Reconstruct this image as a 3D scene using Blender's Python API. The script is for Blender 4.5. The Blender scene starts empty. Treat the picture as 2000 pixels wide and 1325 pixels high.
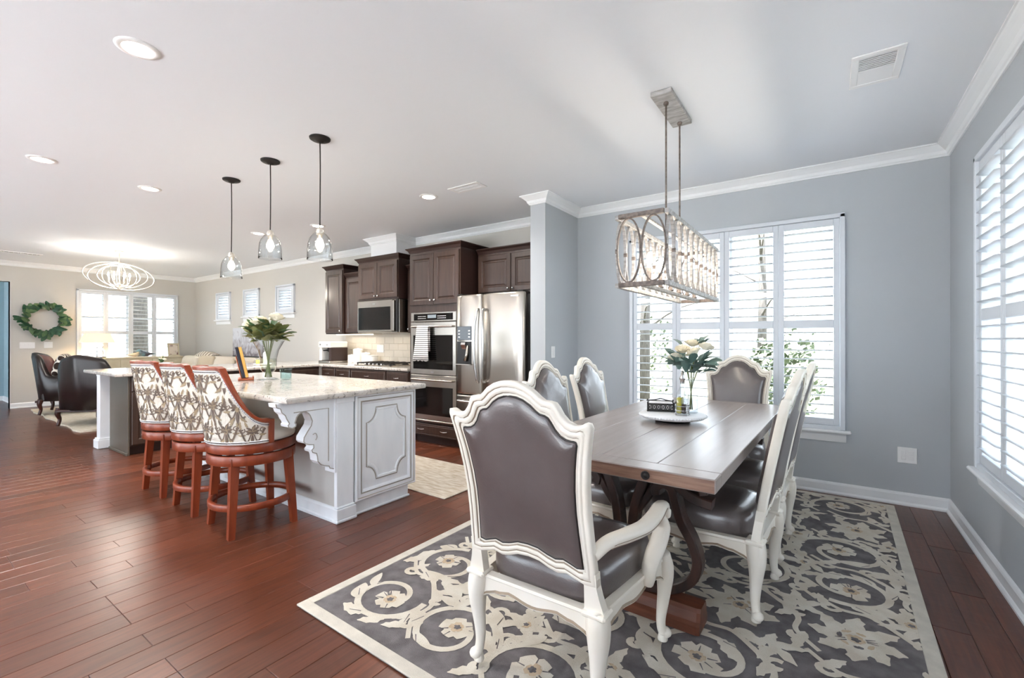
import bpy, math, random
from math import pi, sin, cos, radians as R, sqrt, atan2
from mathutils import Vector, Matrix

random.seed(7)
sc = bpy.context.scene
COL = sc.collection

# ------------------------------------------------------------------ camera
H = 1.265
cam_d = bpy.data.cameras.new('camera'); cam_d.lens = 16.0; cam_d.sensor_width = 36.0; cam_d.clip_start = 0.05; cam_d.clip_end = 300
cam = bpy.data.objects.new('camera', cam_d); COL.objects.link(cam)
cam.location = (0, 0, H); cam.rotation_euler = (pi/2 + 0.0016, 0, 0.607)
sc.camera = cam

# ------------------------------------------------------------------ world, exposure
sc.view_settings.view_transform = 'Standard'; sc.view_settings.look = 'None'
sc.view_settings.gamma = 1.0; sc.view_settings.use_curve_mapping = False
sc.view_settings.exposure = 1.58
w = bpy.data.worlds.new('sky'); sc.world = w; w.use_nodes = True
bg = w.node_tree.nodes['Background']
bg.inputs[0].default_value = (0.80, 0.90, 1.0, 1); bg.inputs[1].default_value = 2.3
try:
    sc.cycles.use_denoising = True
    sc.cycles.max_bounces = 9; sc.cycles.diffuse_bounces = 5; sc.cycles.glossy_bounces = 4
    sc.cycles.use_adaptive_sampling = True; sc.cycles.adaptive_threshold = .015; sc.cycles.transparent_max_bounces = 20; sc.cycles.transmission_bounces = 6
    sc.cycles.sample_clamp_indirect = 8.0; sc.cycles.caustics_reflective = False; sc.cycles.caustics_refractive = False
except Exception: pass

def area_light(name, loc, rot, sx, sy, power, color=(1, 1, 1), shape='RECTANGLE'):
    d = bpy.data.lights.new(name, 'AREA'); d.shape = shape; d.size = sx
    if shape == 'RECTANGLE': d.size_y = sy
    d.energy = power; d.color = color
    o = bpy.data.objects.new(name, d); COL.objects.link(o); o.location = loc; o.rotation_euler = rot
    return o
def portal(name, loc, rot, sx, sy):
    o = area_light(name, loc, rot, sx, sy, 1.0); o.data.cycles.is_portal = True; return o

# room constants (metres): camera stands at x=0, y=0
XR, YA, XF, YS, ZC = 0.737, 4.58, -12.3, -3.2, 2.706
# daylight enters by the windows
portal('daylight_dining_window', (-0.785, YA+0.16, 1.41), (-pi/2, 0, 0), 1.8, 1.8)
portal('daylight_side_window', (XR+0.16, 2.84, 1.42), (0, pi/2, 0), 1.85, 1.85)
portal('daylight_living_window', (XF-0.16, 3.35, 1.46), (0, -pi/2, 0), 1.7, 1.75)
for i, x in enumerate((-1.3, -4.9, -8.5)):
    portal('daylight_added_door', (x, YS-0.16, 1.22), (pi/2, 0, 0), 2.8, 2.34)  # portals of the added doors behind the camera

sn = bpy.data.lights.new('sun', 'SUN'); sn.energy = 20.0; sn.angle = R(2); sn.color = (1, 1, 1)
so_ = bpy.data.objects.new('sun', sn); COL.objects.link(so_); so_.rotation_euler = (R(14), R(-4), 0); so_.location = (-3, -6, 8)

# ------------------------------------------------------------------ tags
def tag(o, label=None, cat=None, group=None, kind=None):
    if label: o['label'] = label
    if cat: o['category'] = cat
    if group: o['group'] = group
    if kind: o['kind'] = kind
    return o
def thing(name, label, cat, loc=(0, 0, 0), rz=0, group=None):
    o = bpy.data.objects.new(name, None); COL.objects.link(o)
    o.empty_display_size = 0.1
    o.location = loc; o.rotation_euler = (0, 0, rz)
    return tag(o, label, cat, group)
def copy_tree(o, parent=None):
    c = o.copy(); COL.objects.link(c); c.parent = parent
    for ch in list(o.children): copy_tree(ch, c)
    return c

# ------------------------------------------------------------------ mesh builder
def cr(pts, k=6, closed=False):
    """Catmull-Rom through pts (any dimension)."""
    P = [Vector(p) for p in pts]; n = len(P); out = []
    rng = range(n if closed else n-1)
    for i in rng:
        if closed: a, b, c, d = P[(i-1) % n], P[i], P[(i+1) % n], P[(i+2) % n]
        else: a, b, c, d = P[max(i-1, 0)], P[i], P[i+1], P[min(i+2, n-1)]
        for j in range(k):
            t = j/k
            out.append(0.5*((2*b)+(c-a)*t+(2*a-5*b+4*c-d)*t*t+(3*b-a-3*c+d)*t*t*t))
    if not closed: out.append(P[-1].copy())
    return out

class MB:
    def __init__(s): s.v = []; s.f = []; s.m = []; s.s = []
    def add(s, verts, faces, mi=0, smooth=False):
        b = len(s.v); s.v += [tuple(p) for p in verts]
        for k, f in enumerate(faces):
            s.f.append(tuple(i+b for i in f)); s.m.append(mi[k] if isinstance(mi, (list, tuple)) else mi); s.s.append(smooth)
        return s
    def box(s, x0, x1, y0, y1, z0, z1, c=0.0, mi=0):
        if x1 < x0: x0, x1 = x1, x0
        if y1 < y0: y0, y1 = y1, y0
        if z1 < z0: z0, z1 = z1, z0
        c = min(c, (x1-x0)*.45, (y1-y0)*.45, (z1-z0)*.45)
        if c <= 0:
            v = [(x, y, z) for z in (z0, z1) for y in (y0, y1) for x in (x0, x1)]
            return s.add(v, [(0, 2, 3, 1), (4, 5, 7, 6), (0, 1, 5, 4), (2, 6, 7, 3), (0, 4, 6, 2), (1, 3, 7, 5)], mi)
        lo, hi = (x0, y0, z0), (x1, y1, z1); v = []; idx = {}
        for sx in (0, 1):
            for sy in (0, 1):
                for sz in (0, 1):
                    sg = (sx, sy, sz)
                    for ax in range(3):
                        p = []
                        for k in range(3):
                            e = hi[k] if sg[k] else lo[k]
                            if k != ax: e += -c if sg[k] else c
                            p.append(e)
                        idx[(sx, sy, sz, ax)] = len(v); v.append(p)
        F = []
        ctr = Vector(((x0+x1)/2, (y0+y1)/2, (z0+z1)/2))
        def face(ids):
            P = [Vector(v[i]) for i in ids]
            nrm = (P[1]-P[0]).cross(P[2]-P[0]); m = sum(P, Vector())/len(P)
            F.append(tuple(ids) if nrm.dot(m-ctr) > 0 else tuple(reversed(ids)))
        for ax in range(3):
            o = [k for k in range(3) if k != ax]
            for sd in (0, 1):
                q = []
                for a, b in ((0, 0), (1, 0), (1, 1), (0, 1)):
                    sg = [0, 0, 0]; sg[ax] = sd; sg[o[0]] = a; sg[o[1]] = b; q.append(idx[(*sg, ax)])
                face(q)
            for a in (0, 1):
                for b in (0, 1):
                    q = []
                    for e, axx in ((0, o[0]), (1, o[0]), (1, o[1]), (0, o[1])):
                        sg = [0, 0, 0]; sg[ax] = e; sg[o[0]] = a; sg[o[1]] = b; q.append(idx[(*sg, axx)])
                    face(q)
        for sx in (0, 1):
            for sy in (0, 1):
                for sz in (0, 1): face([idx[(sx, sy, sz, k)] for k in range(3)])
        return s.add(v, F, mi)
    def rings(s, rings, mi=0, smooth=True, closed_u=True, cap0=False, cap1=False, loop=False):
        n = len(rings[0]); v = [p for r in rings for p in r]; F = []; M = []
        K = len(rings)
        for k in range(K if loop else K-1):
            k2 = (k+1) % K
            for i in range(n if closed_u else n-1):
                j = (i+1) % n
                F.append((k*n+i, k*n+j, k2*n+j, k2*n+i)); M.append(mi[i] if isinstance(mi, (list, tuple)) else mi)
        if cap0: F.append(tuple(reversed(range(n)))); M.append(mi if not isinstance(mi, (list, tuple)) else mi[0])
        if cap1: F.append(tuple((K-1)*n+i for i in range(n))); M.append(mi if not isinstance(mi, (list, tuple)) else mi[0])
        return s.add(v, F, M, smooth)
    def lathe(s, prof, n=20, c=(0, 0, 0), mi=0, smooth=True, sx=1.0, sy=1.0, caps=True):
        rg = [[(c[0]+r*cos(2*pi*i/n)*sx, c[1]+r*sin(2*pi*i/n)*sy, c[2]+z) for i in range(n)] for r, z in prof]
        return s.rings(rg, mi, smooth, cap0=caps and prof[0][0] > 1e-6, cap1=caps and prof[-1][0] > 1e-6)
    def tube(s, path, r, n=8, mi=0, closed=False, smooth=True, cap=True, a0=0.0, asp=1.0):
        P = [Vector(p) for p in path]; K = len(P)
        rr = r if isinstance(r, (list, tuple)) else [r]*K
        T = []
        for i in range(K):
            a = P[(i-1) % K] if (closed or i > 0) else P[i]
            b = P[(i+1) % K] if (closed or i < K-1) else P[i]
            d = b-a; T.append(d.normalized() if d.length > 1e-9 else Vector((0, 0, 1)))
        up = Vector((0, 0, 1)) if abs(T[0].z) < .9 else Vector((0, 1, 0))
        N = (up - T[0]*up.dot(T[0])).normalized(); rg = []
        for i in range(K):
            N = N - T[i]*N.dot(T[i])
            N = N.normalized() if N.length > 1e-6 else T[i].orthogonal().normalized()
            B = T[i].cross(N)
            rg.append([P[i]+(N*cos(a0+2*pi*k/n)*asp+B*sin(a0+2*pi*k/n))*rr[i] for k in range(n)])
        return s.rings(rg, mi, smooth, cap0=cap and not closed, cap1=cap and not closed, loop=closed)
    def bar(s, path, wd, th, up=(0, 1, 0), mi=0, closed=False, c=0.0, smooth=False):
        """rectangular section swept along path: half size wd across (in curve plane), th along up."""
        P = [Vector(p) for p in path]; K = len(P); up = Vector(up).normalized(); rg = []
        ww = wd if isinstance(wd, (list, tuple)) else [wd]*K
        for i in range(K):
            a = P[(i-1) % K] if (closed or i > 0) else P[i]
            b = P[(i+1) % K] if (closed or i < K-1) else P[i]
            t = (b-a).normalized(); sd = t.cross(up).normalized(); q = ww[i]
            if c > 0: sec = [(-q+c, -th), (q-c, -th), (q, -th+c), (q, th-c), (q-c, th), (-q+c, th), (-q, th-c), (-q, -th+c)]
            else: sec = [(-q, -th), (q, -th), (q, th), (-q, th)]
            rg.append([P[i]+sd*x+up*y for x, y in sec])
        return s.rings(rg, mi, smooth, cap0=not closed, cap1=not closed, loop=closed)
    def prism(s, poly, ax, d0, d1, mi=0, smooth=False):
        """poly of 2D points in the plane normal to axis ax (0: (y,z), 1: (x,z), 2: (x,y))."""
        def P(p, d): return (d, p[0], p[1]) if ax == 0 else ((p[0], d, p[1]) if ax == 1 else (p[0], p[1], d))
        n = len(poly); v = [P(p, d0) for p in poly]+[P(p, d1) for p in poly]
        A = sum(poly[i][0]*poly[(i+1) % n][1]-poly[(i+1) % n][0]*poly[i][1] for i in range(n))
        sg = (A > 0) ^ (ax == 1) ^ (d1 < d0)
        F = [tuple(range(n)), tuple(range(n, 2*n))]
        F[0] = tuple(reversed(F[0])) if sg else F[0]
        F[1] = F[1] if sg else tuple(reversed(F[1]))
        for i in range(n):
            j = (i+1) % n; q = (i, j, n+j, n+i); F.append(q if sg else tuple(reversed(q)))
        return s.add(v, F, mi, smooth)
    def xf(s, M):
        s.v = [tuple(M @ Vector(p)) for p in s.v]; return s
    def mesh(s, name, mats):
        me = bpy.data.meshes.new(name); me.from_pydata(s.v, [], s.f)
        for m in (mats if isinstance(mats, (list, tuple)) else [mats]): me.materials.append(m)
        me.polygons.foreach_set('material_index', s.m); me.polygons.foreach_set('use_smooth', s.s)
        me.update(); return me
    def build(s, name, mats, parent=None, world=False, label=None, kind=None, fix=False):
        if world and parent is not None:
            l = parent.location; s.v = [(a-l[0], b-l[1], c-l[2]) for a, b, c in s.v]
        me = s.mesh(name, mats)
        if fix:
            import bmesh
            bm = bmesh.new(); bm.from_mesh(me); bmesh.ops.recalc_face_normals(bm, faces=bm.faces); bm.to_mesh(me); bm.free()
        o = bpy.data.objects.new(name, me); COL.objects.link(o)
        if parent is not None: o.parent = parent
        if label: o['label'] = label
        if kind: o['kind'] = kind
        return o
def inst(me, name, parent, loc=(0, 0, 0), rot=(0, 0, 0), scale=None):
    o = bpy.data.objects.new(name, me); COL.objects.link(o); o.parent = parent
    o.location = loc; o.rotation_euler = rot
    if scale: o.scale = scale
    return o
def free(mb, name, mats, label, cat, loc=(0, 0, 0), rz=0, group=None, fix=False):
    """a thing made of one mesh, local coordinates"""
    o = mb.build(name, mats, fix=fix); o.location = loc; o.rotation_euler = (0, 0, rz); return tag(o, label, cat, group)

# ------------------------------------------------------------------ materials
def srgb(r, g, b):
    f = lambda c: c/12.92 if c <= .04045 else ((c+.055)/1.055)**2.4
    return (f(r/255), f(g/255), f(b/255), 1)
def mat(name, col, rough=.5, metal=0.0, col2=None, scale=8.0, bump=0.0, bscale=None, stretch=(1, 1, 1), coat=0.0, spec=.5, emit=None, estr=0.0, sub=0.0, detail=4.0, rvar=0.0, contrast=(.35, .65)):
    m = bpy.data.materials.new(name); m.use_nodes = True; nt = m.node_tree; b = nt.nodes['Principled BSDF']
    b.inputs['Base Color'].default_value = col; b.inputs['Roughness'].default_value = rough; b.inputs['Metallic'].default_value = metal
    b.inputs['Specular IOR Level'].default_value = spec
    if coat: b.inputs['Coat Weight'].default_value = coat; b.inputs['Coat Roughness'].default_value = .12
    if emit: b.inputs['Emission Color'].default_value = emit; b.inputs['Emission Strength'].default_value = estr
    if col2 or bump or rvar:
        tc = nt.nodes.new('ShaderNodeTexCoord'); mp = nt.nodes.new('ShaderNodeMapping'); mp.inputs['Scale'].default_value = stretch
        nt.links.new(tc.outputs['Object'], mp.inputs[0])
        nz = nt.nodes.new('ShaderNodeTexNoise'); nz.inputs['Scale'].default_value = scale; nz.inputs['Detail'].default_value = detail
        nt.links.new(mp.outputs[0], nz.inputs['Vector'])
        if col2:
            rp = nt.nodes.new('ShaderNodeValToRGB'); rp.color_ramp.elements[0].color = col; rp.color_ramp.elements[1].color = col2
            rp.color_ramp.elements[0].position, rp.color_ramp.elements[1].position = contrast
            nt.links.new(nz.outputs[0], rp.inputs[0]); nt.links.new(rp.outputs[0], b.inputs['Base Color'])
        if rvar:
            mr = nt.nodes.new('ShaderNodeMapRange'); mr.inputs[3].default_value = max(rough-rvar, .02); mr.inputs[4].default_value = rough+rvar
            nt.links.new(nz.outputs[0], mr.inputs[0]); nt.links.new(mr.outputs[0], b.inputs['Roughness'])
        if bump:
            n2 = nz
            if bscale:
                n2 = nt.nodes.new('ShaderNodeTexNoise'); n2.inputs['Scale'].default_value = bscale; n2.inputs['Detail'].default_value = 3
                nt.links.new(mp.outputs[0], n2.inputs['Vector'])
            bp = nt.nodes.new('ShaderNodeBump'); bp.inputs['Strength'].default_value = bump; bp.inputs['Distance'].default_value = .01
            nt.links.new(n2.outputs[0], bp.inputs['Height']); nt.links.new(bp.outputs[0], b.inputs['Normal'])
    return m
def glass_mat(name, tint=(1, 1, 1, 1), ior=1.45, gain=1.0, rough=.02):
    m = bpy.data.materials.new(name); m.use_nodes = True; nt = m.node_tree; nt.nodes.clear()
    out = nt.nodes.new('ShaderNodeOutputMaterial'); mx = nt.nodes.new('ShaderNodeMixShader'); tr = nt.nodes.new('ShaderNodeBsdfTransparent')
    gl = nt.nodes.new('ShaderNodeBsdfGlossy'); fr = nt.nodes.new('ShaderNodeFresnel'); fr.inputs[0].default_value = ior
    tr.inputs[0].default_value = tint; gl.inputs['Roughness'].default_value = rough
    # reflect on the outer face only: light leaving a pane passes straight through
    ge = nt.nodes.new('ShaderNodeNewGeometry'); iv = nt.nodes.new('ShaderNodeMath'); iv.operation = 'SUBTRACT'; iv.inputs[0].default_value = gain
    ml = nt.nodes.new('ShaderNodeMath'); ml.operation = 'MULTIPLY'; ml.use_clamp = True
    sc_ = nt.nodes.new('ShaderNodeMath'); sc_.operation = 'MULTIPLY'; sc_.inputs[1].default_value = gain
    nt.links.new(ge.outputs['Backfacing'], sc_.inputs[0]); nt.links.new(sc_.outputs[0], iv.inputs[1])
    nt.links.new(fr.outputs[0], ml.inputs[0]); nt.links.new(iv.outputs[0], ml.inputs[1]); nt.links.new(ml.outputs[0], mx.inputs[0])
    nt.links.new(tr.outputs[0], mx.inputs[1]); nt.links.new(gl.outputs[0], mx.inputs[2]); nt.links.new(mx.outputs[0], out.inputs[0])
    return m
def emis(name, col, s):
    m = bpy.data.materials.new(name); m.use_nodes = True; nt = m.node_tree; nt.nodes.clear()
    out = nt.nodes.new('ShaderNodeOutputMaterial'); e = nt.nodes.new('ShaderNodeEmission'); e.inputs[0].default_value = col; e.inputs[1].default_value = s
    nt.links.new(e.outputs[0], out.inputs[0]); return m

M = {}
M['wall'] = mat('wall_paint_cool_lit', srgb(186, 191, 196), .62, bump=.03, scale=60)  # same paint as the greige walls, with cool daylight put into its colour
M['wall_k'] = mat('wall_paint_warm_lit', srgb(204, 201, 195), .62, bump=.03, scale=60)  # warm-lit copy of the wall paint, lamp warmth put into its colour
M['wall_b'] = mat('hall_blue_lit', srgb(158, 184, 194), .6, bump=.03, scale=60)  # blue light of the hallway is put into this wall colour
M['ceil'] = mat('ceiling_paint', srgb(234, 237, 241), .8, bump=.03, scale=90)
M['trim'] = mat('trim_white', srgb(238, 240, 242), .35)
M['shutter'] = mat('shutter_white', srgb(220, 225, 232), .4)
M['plate'] = mat('plastic_white', srgb(240, 240, 240), .4)
M['void_shade'] = mat('vent_shade_paint', srgb(48, 58, 64), .8)
M['gap'] = mat('subfloor_dark', srgb(38, 20, 14), .7)
M['glass'] = glass_mat('window_glass', ior=1.2)
M['cglass'] = glass_mat('clear_glass', tint=(.955, .968, .975, 1), ior=1.52, gain=1.9)
M['vglass'] = glass_mat('vase_glass', tint=(.87, .90, .915, 1), ior=1.55, gain=2.6)
M['bglass'] = glass_mat('blue_glass', tint=(.84, .94, .95, 1), ior=1.5, gain=1.5)
M['chair_paint'] = mat('antique_cream_paint', srgb(238, 231, 217), .38, col2=srgb(243, 238, 228), scale=5)
M['glaze'] = mat('umber_glaze', srgb(150, 132, 112), .5)
M['leather'] = mat('brown_grey_leather', srgb(86, 77, 76), .29, col2=srgb(100, 92, 91), scale=4, bump=.08, bscale=160, spec=.8, coat=.45)
M['welt'] = mat('dark_leather_welt', srgb(40, 34, 33), .45)
M['table_top'] = mat('weathered_table_wood', srgb(150, 139, 134), .27, col2=srgb(164, 155, 151), scale=2.6, stretch=(12, .8, 9), bump=.03, detail=6, contrast=(.1, .9))
M['table_end'] = mat('table_edge_wood', srgb(118, 86, 70), .45, col2=srgb(160, 126, 106), scale=5, stretch=(1.2, 10, 14), bump=.3, detail=8)
M['table_base'] = mat('dark_walnut_base', srgb(38, 28, 26), .35, col2=srgb(70, 44, 36), scale=5, stretch=(3, 3, 1), bump=.1)
M['table_foot'] = mat('walnut_foot', srgb(82, 44, 28), .4, col2=srgb(110, 62, 42), scale=5, stretch=(1, 6, 6), bump=.1)
M['cab'] = mat('espresso_cabinet', srgb(50, 35, 28), .36, col2=srgb(63, 46, 38), scale=3, stretch=(10, 10, 1), coat=.3, detail=6)
M['cab_dark'] = mat('espresso_cabinet_side', srgb(50, 32, 28), .4)
M['steel'] = mat('brushed_steel', srgb(186, 180, 172), .26, 1.0, rvar=.03, scale=3, stretch=(30, 30, .5))
M['chrome'] = mat('satin_nickel', srgb(205, 205, 205), .2, 1.0)
M['black_glass'] = mat('black_oven_glass', srgb(14, 13, 13), .06, spec=.6)
M['black'] = mat('black_plastic', srgb(20, 20, 21), .4)
M['iron'] = mat('blackened_iron', srgb(34, 32, 33), .5)
M['isl'] = mat('distressed_white_paint', srgb(236, 240, 244), .45, col2=srgb(243, 246, 249), scale=6, stretch=(2, 2, .6))
M['isl_glaze'] = mat('taupe_glaze', srgb(172, 167, 160), .5)
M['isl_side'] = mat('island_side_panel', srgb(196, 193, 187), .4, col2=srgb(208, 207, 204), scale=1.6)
M['isl_end'] = mat('peninsula_end_panel', srgb(80, 74, 64), .32, col2=srgb(94, 88, 78), scale=2)
M['mahog'] = mat('cherry_wood', srgb(122, 50, 26), .32, col2=srgb(146, 66, 36), scale=4, stretch=(5, 5, 1), coat=.15)
M['cream_fab'] = mat('cream_fabric', srgb(232, 226, 214), .85, bump=.2, bscale=200, scale=4)
M['damask'] = mat('damask_brown', srgb(128, 110, 94), .8, col2=srgb(104, 92, 84), scale=20)
M['damask2'] = mat('damask_tan', srgb(168, 150, 122), .8)
M['nail'] = mat('nailhead_pewter', srgb(110, 104, 98), .3, 1.0)
M['rug_base'] = mat('rug_grey_pile', srgb(104, 100, 101), .95, col2=srgb(126, 122, 123), scale=14, bump=.4, bscale=300, spec=.1)
M['rug_cream'] = mat('rug_cream_pile', srgb(206, 197, 181), .95, col2=srgb(219, 213, 200), scale=10, bump=.4, bscale=300, spec=.1)
M['rug_tan'] = mat('rug_tan_pile', srgb(188, 166, 138), .95, col2=srgb(200, 182, 158), scale=30, spec=.1)
M['rug_edge'] = mat('rug_binding', srgb(214, 208, 196), .95, col2=srgb(200, 195, 184), scale=14, bump=.3, bscale=300, spec=.1)
M['krug'] = mat('mottled_mat', srgb(176, 162, 144), .95, col2=srgb(206, 198, 186), scale=9, stretch=(1, 4, 1), bump=.3, bscale=250, spec=.1, detail=10)
M['lrug'] = mat('shag_cream', srgb(214, 202, 180), .98, col2=srgb(228, 220, 204), scale=20, bump=.5, bscale=150, spec=.05)
M['white_gl'] = mat('white_ceramic', srgb(240, 238, 234), .25)
M['bulb'] = emis('lit_bulb', (1, .86, .68, 1), 14)
M['bulb_w'] = emis('lit_downlight', (1, .93, .82, 1), 16)
M['bronze'] = mat('dark_bronze', srgb(44, 42, 42), .45, .6)
M['driftwood'] = mat('grey_driftwood', srgb(150, 146, 142), .6, col2=srgb(196, 194, 192), scale=12, stretch=(1, 5, 5), bump=.2)
M['driftdark'] = mat('brown_driftwood', srgb(98, 88, 82), .6, col2=srgb(134, 122, 114), scale=12, stretch=(5, 1, 5), bump=.2)
M['silverleaf'] = mat('silver_leaf', srgb(214, 208, 198), .35, .6)
M['leaf'] = mat('leaf_green', srgb(58, 92, 60), .5, col2=srgb(92, 122, 80), scale=9)
M['leaf_b'] = mat('leaf_blue_green', srgb(76, 104, 100), .5, col2=srgb(112, 138, 128), scale=9)
M['leaf_y'] = mat('leaf_olive', srgb(96, 100, 52), .5, col2=srgb(130, 132, 84), scale=9)
M['leaf_d'] = mat('leaf_magnolia', srgb(28, 70, 50), .42, col2=srgb(50, 96, 66), scale=6)
M['rose'] = mat('ivory_petals', srgb(246, 240, 222), .6)
M['stem'] = mat('green_stems', srgb(92, 108, 48), .6)
M['bark'] = mat('tree_bark', srgb(78, 74, 70), .9, col2=srgb(104, 99, 94), scale=12, stretch=(3, 3, .6), bump=.5)
M['lawn'] = mat('shaded_winter_lawn', srgb(62, 64, 52), .95, col2=srgb(82, 82, 68), scale=3)  # winter grass, darkened further to stand in for the shade of the house
M['bounce_patio'] = mat('pale_paving', srgb(212, 214, 216), .9, col2=srgb(202, 204, 207), scale=3)
M['bushes'] = mat('shrub_foliage', srgb(70, 82, 60), .8, col2=srgb(98, 108, 84), scale=6)
M['oil'] = mat('olive_oil', srgb(180, 170, 30), .1)
M['vinegar'] = mat('balsamic', srgb(40, 30, 22), .1)
M['paper'] = mat('napkin_paper', srgb(238, 238, 240), .8)
M['lampshade'] = mat('linen_lampshade', srgb(240, 226, 196), .8, emit=srgb(255, 214, 150), estr=.35)
M['sofa'] = mat('sofa_linen', srgb(216, 206, 190), .9, bump=.2, bscale=120, scale=5)
M['pillow'] = mat('pillow_beige', srgb(202, 188, 164), .9, bump=.2, bscale=120, scale=5)
M['console'] = mat('console_cream_paint', srgb(206, 194, 166), .45, col2=srgb(214, 204, 180), scale=5)
M['armlea'] = mat('oxblood_black_leather', srgb(30, 24, 24), .3, col2=srgb(40, 30, 29), scale=3, spec=.6)
M['armred'] = mat('oxblood_leather', srgb(96, 22, 24), .3, col2=srgb(70, 16, 18), scale=4, spec=.6)
M['armleg'] = mat('dark_mahogany', srgb(58, 24, 16), .3)
M['tile'] = mat('backsplash_tile', srgb(224, 217, 204), .25, col2=srgb(216, 208, 194), scale=2)
M['grout'] = mat('grout', srgb(205, 198, 186), .8)
M['book_y'] = mat('book_yellow', srgb(228, 176, 92), .6)
M['book_d'] = mat('book_navy', srgb(40, 42, 58), .5)
M['book_w'] = mat('book_white', srgb(226, 226, 222), .5)
M['stand'] = mat('cherry_stand', srgb(168, 92, 62), .5)
M['soap'] = mat('soap_yellow', srgb(212, 206, 92), .3)
M['dirtplant'] = mat('pot_ceramic', srgb(232, 230, 222), .3)

def nodes_mat(name):
    m = bpy.data.materials.new(name); m.use_nodes = True; nt = m.node_tree
    return m, nt, nt.nodes['Principled BSDF']
# floor boards: colour varies board by board, grain along the board (local y)
m, nt, b = nodes_mat('hardwood_boards'); M['floor'] = m
tc = nt.nodes.new('ShaderNodeTexCoord'); oi = nt.nodes.new('ShaderNodeObjectInfo'); ge = nt.nodes.new('ShaderNodeNewGeometry')
ad = nt.nodes.new('ShaderNodeMath'); ad.operation = 'ADD'; fr = nt.nodes.new('ShaderNodeMath'); fr.operation = 'FRACT'
nt.links.new(oi.outputs['Random'], ad.inputs[0]); nt.links.new(ge.outputs['Random Per Island'], ad.inputs[1]); nt.links.new(ad.outputs[0], fr.inputs[0])
mu = nt.nodes.new('ShaderNodeMath'); mu.operation = 'MULTIPLY'; mu.inputs[1].default_value = 37.0; nt.links.new(fr.outputs[0], mu.inputs[0])
cb = nt.nodes.new('ShaderNodeCombineXYZ'); nt.links.new(mu.outputs[0], cb.inputs[0]); nt.links.new(mu.outputs[0], cb.inputs[1])
va = nt.nodes.new('ShaderNodeVectorMath'); nt.links.new(tc.outputs['Object'], va.inputs[0]); nt.links.new(cb.outputs[0], va.inputs[1])
mp = nt.nodes.new('ShaderNodeMapping'); mp.inputs['Scale'].default_value = (26, 1.6, 1); nt.links.new(va.outputs[0], mp.inputs[0])
nz = nt.nodes.new('ShaderNodeTexNoise'); nz.inputs['Scale'].default_value = 2.2; nz.inputs['Detail'].default_value = 7; nz.inputs['Distortion'].default_value = .6
nt.links.new(mp.outputs[0], nz.inputs['Vector'])
r1 = nt.nodes.new('ShaderNodeValToRGB'); e = r1.color_ramp.elements
e[0].position = .25; e[0].color = srgb(78, 40, 26); e[1].position = .8; e[1].color = srgb(114, 63, 42)
nt.links.new(nz.outputs[0], r1.inputs[0])
r2 = nt.nodes.new('ShaderNodeValToRGB'); e = r2.color_ramp.elements
e[0].color = (.70, .68, .66, 1); e[1].color = (1.15, 1.12, 1.1, 1); nt.links.new(fr.outputs[0], r2.inputs[0])
mx = nt.nodes.new('ShaderNodeMix'); mx.data_type = 'RGBA'; mx.blend_type = 'MULTIPLY'; mx.inputs[0].default_value = 1
nt.links.new(r1.outputs[0], mx.inputs[6]); nt.links.new(r2.outputs[0], mx.inputs[7]); nt.links.new(mx.outputs[2], b.inputs['Base Color'])
mp2 = nt.nodes.new('ShaderNodeMapping'); mp2.inputs['Scale'].default_value = (3, 7, 1); nt.links.new(va.outputs[0], mp2.inputs[0])
n3 = nt.nodes.new('ShaderNodeTexNoise'); n3.inputs['Scale'].default_value = 2.0; n3.inputs['Detail'].default_value = 2; nt.links.new(mp2.outputs[0], n3.inputs['Vector'])
bp = nt.nodes.new('ShaderNodeBump'); bp.inputs['Strength'].default_value = .09; bp.inputs['Distance'].default_value = .01
nt.links.new(n3.outputs[0], bp.inputs['Height']); nt.links.new(bp.outputs[0], b.inputs['Normal'])
b.inputs['Roughness'].default_value = .29; b.inputs['Specular IOR Level'].default_value = .62
# granite
m, nt, b = nodes_mat('pale_granite'); M['granite'] = m
tc = nt.nodes.new('ShaderNodeTexCoord'); n1 = nt.nodes.new('ShaderNodeTexNoise'); n1.inputs['Scale'].default_value = 34; n1.inputs['Detail'].default_value = 8; n1.inputs['Roughness'].default_value = .7
n2 = nt.nodes.new('ShaderNodeTexNoise'); n2.inputs['Scale'].default_value = 5; n2.inputs['Detail'].default_value = 6; n2.inputs['Distortion'].default_value = 1.2
nt.links.new(tc.outputs['Object'], n1.inputs['Vector']); nt.links.new(tc.outputs['Object'], n2.inputs['Vector'])
r1 = nt.nodes.new('ShaderNodeValToRGB'); e = r1.color_ramp.elements
e[0].position = .36; e[0].color = srgb(98, 92, 90); e[1].position = .46; e[1].color = srgb(204, 199, 192)
x = r1.color_ramp.elements.new(.62); x.color = srgb(206, 202, 196); x = r1.color_ramp.elements.new(.70); x.color = srgb(176, 160, 140)
r2 = nt.nodes.new('ShaderNodeValToRGB'); e = r2.color_ramp.elements; e[0].position = .35; e[0].color = (.86, .84, .82, 1); e[1].position = .6; e[1].color = (1, 1, 1, 1)
nt.links.new(n1.outputs[0], r1.inputs[0]); nt.links.new(n2.outputs[0], r2.inputs[0])
mx = nt.nodes.new('ShaderNodeMix'); mx.data_type = 'RGBA'; mx.blend_type = 'MULTIPLY'; mx.inputs[0].default_value = 1
nt.links.new(r1.outputs[0], mx.inputs[6]); nt.links.new(r2.outputs[0], mx.inputs[7]); nt.links.new(mx.outputs[2], b.inputs['Base Color'])
b.inputs['Roughness'].default_value = .1
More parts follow.
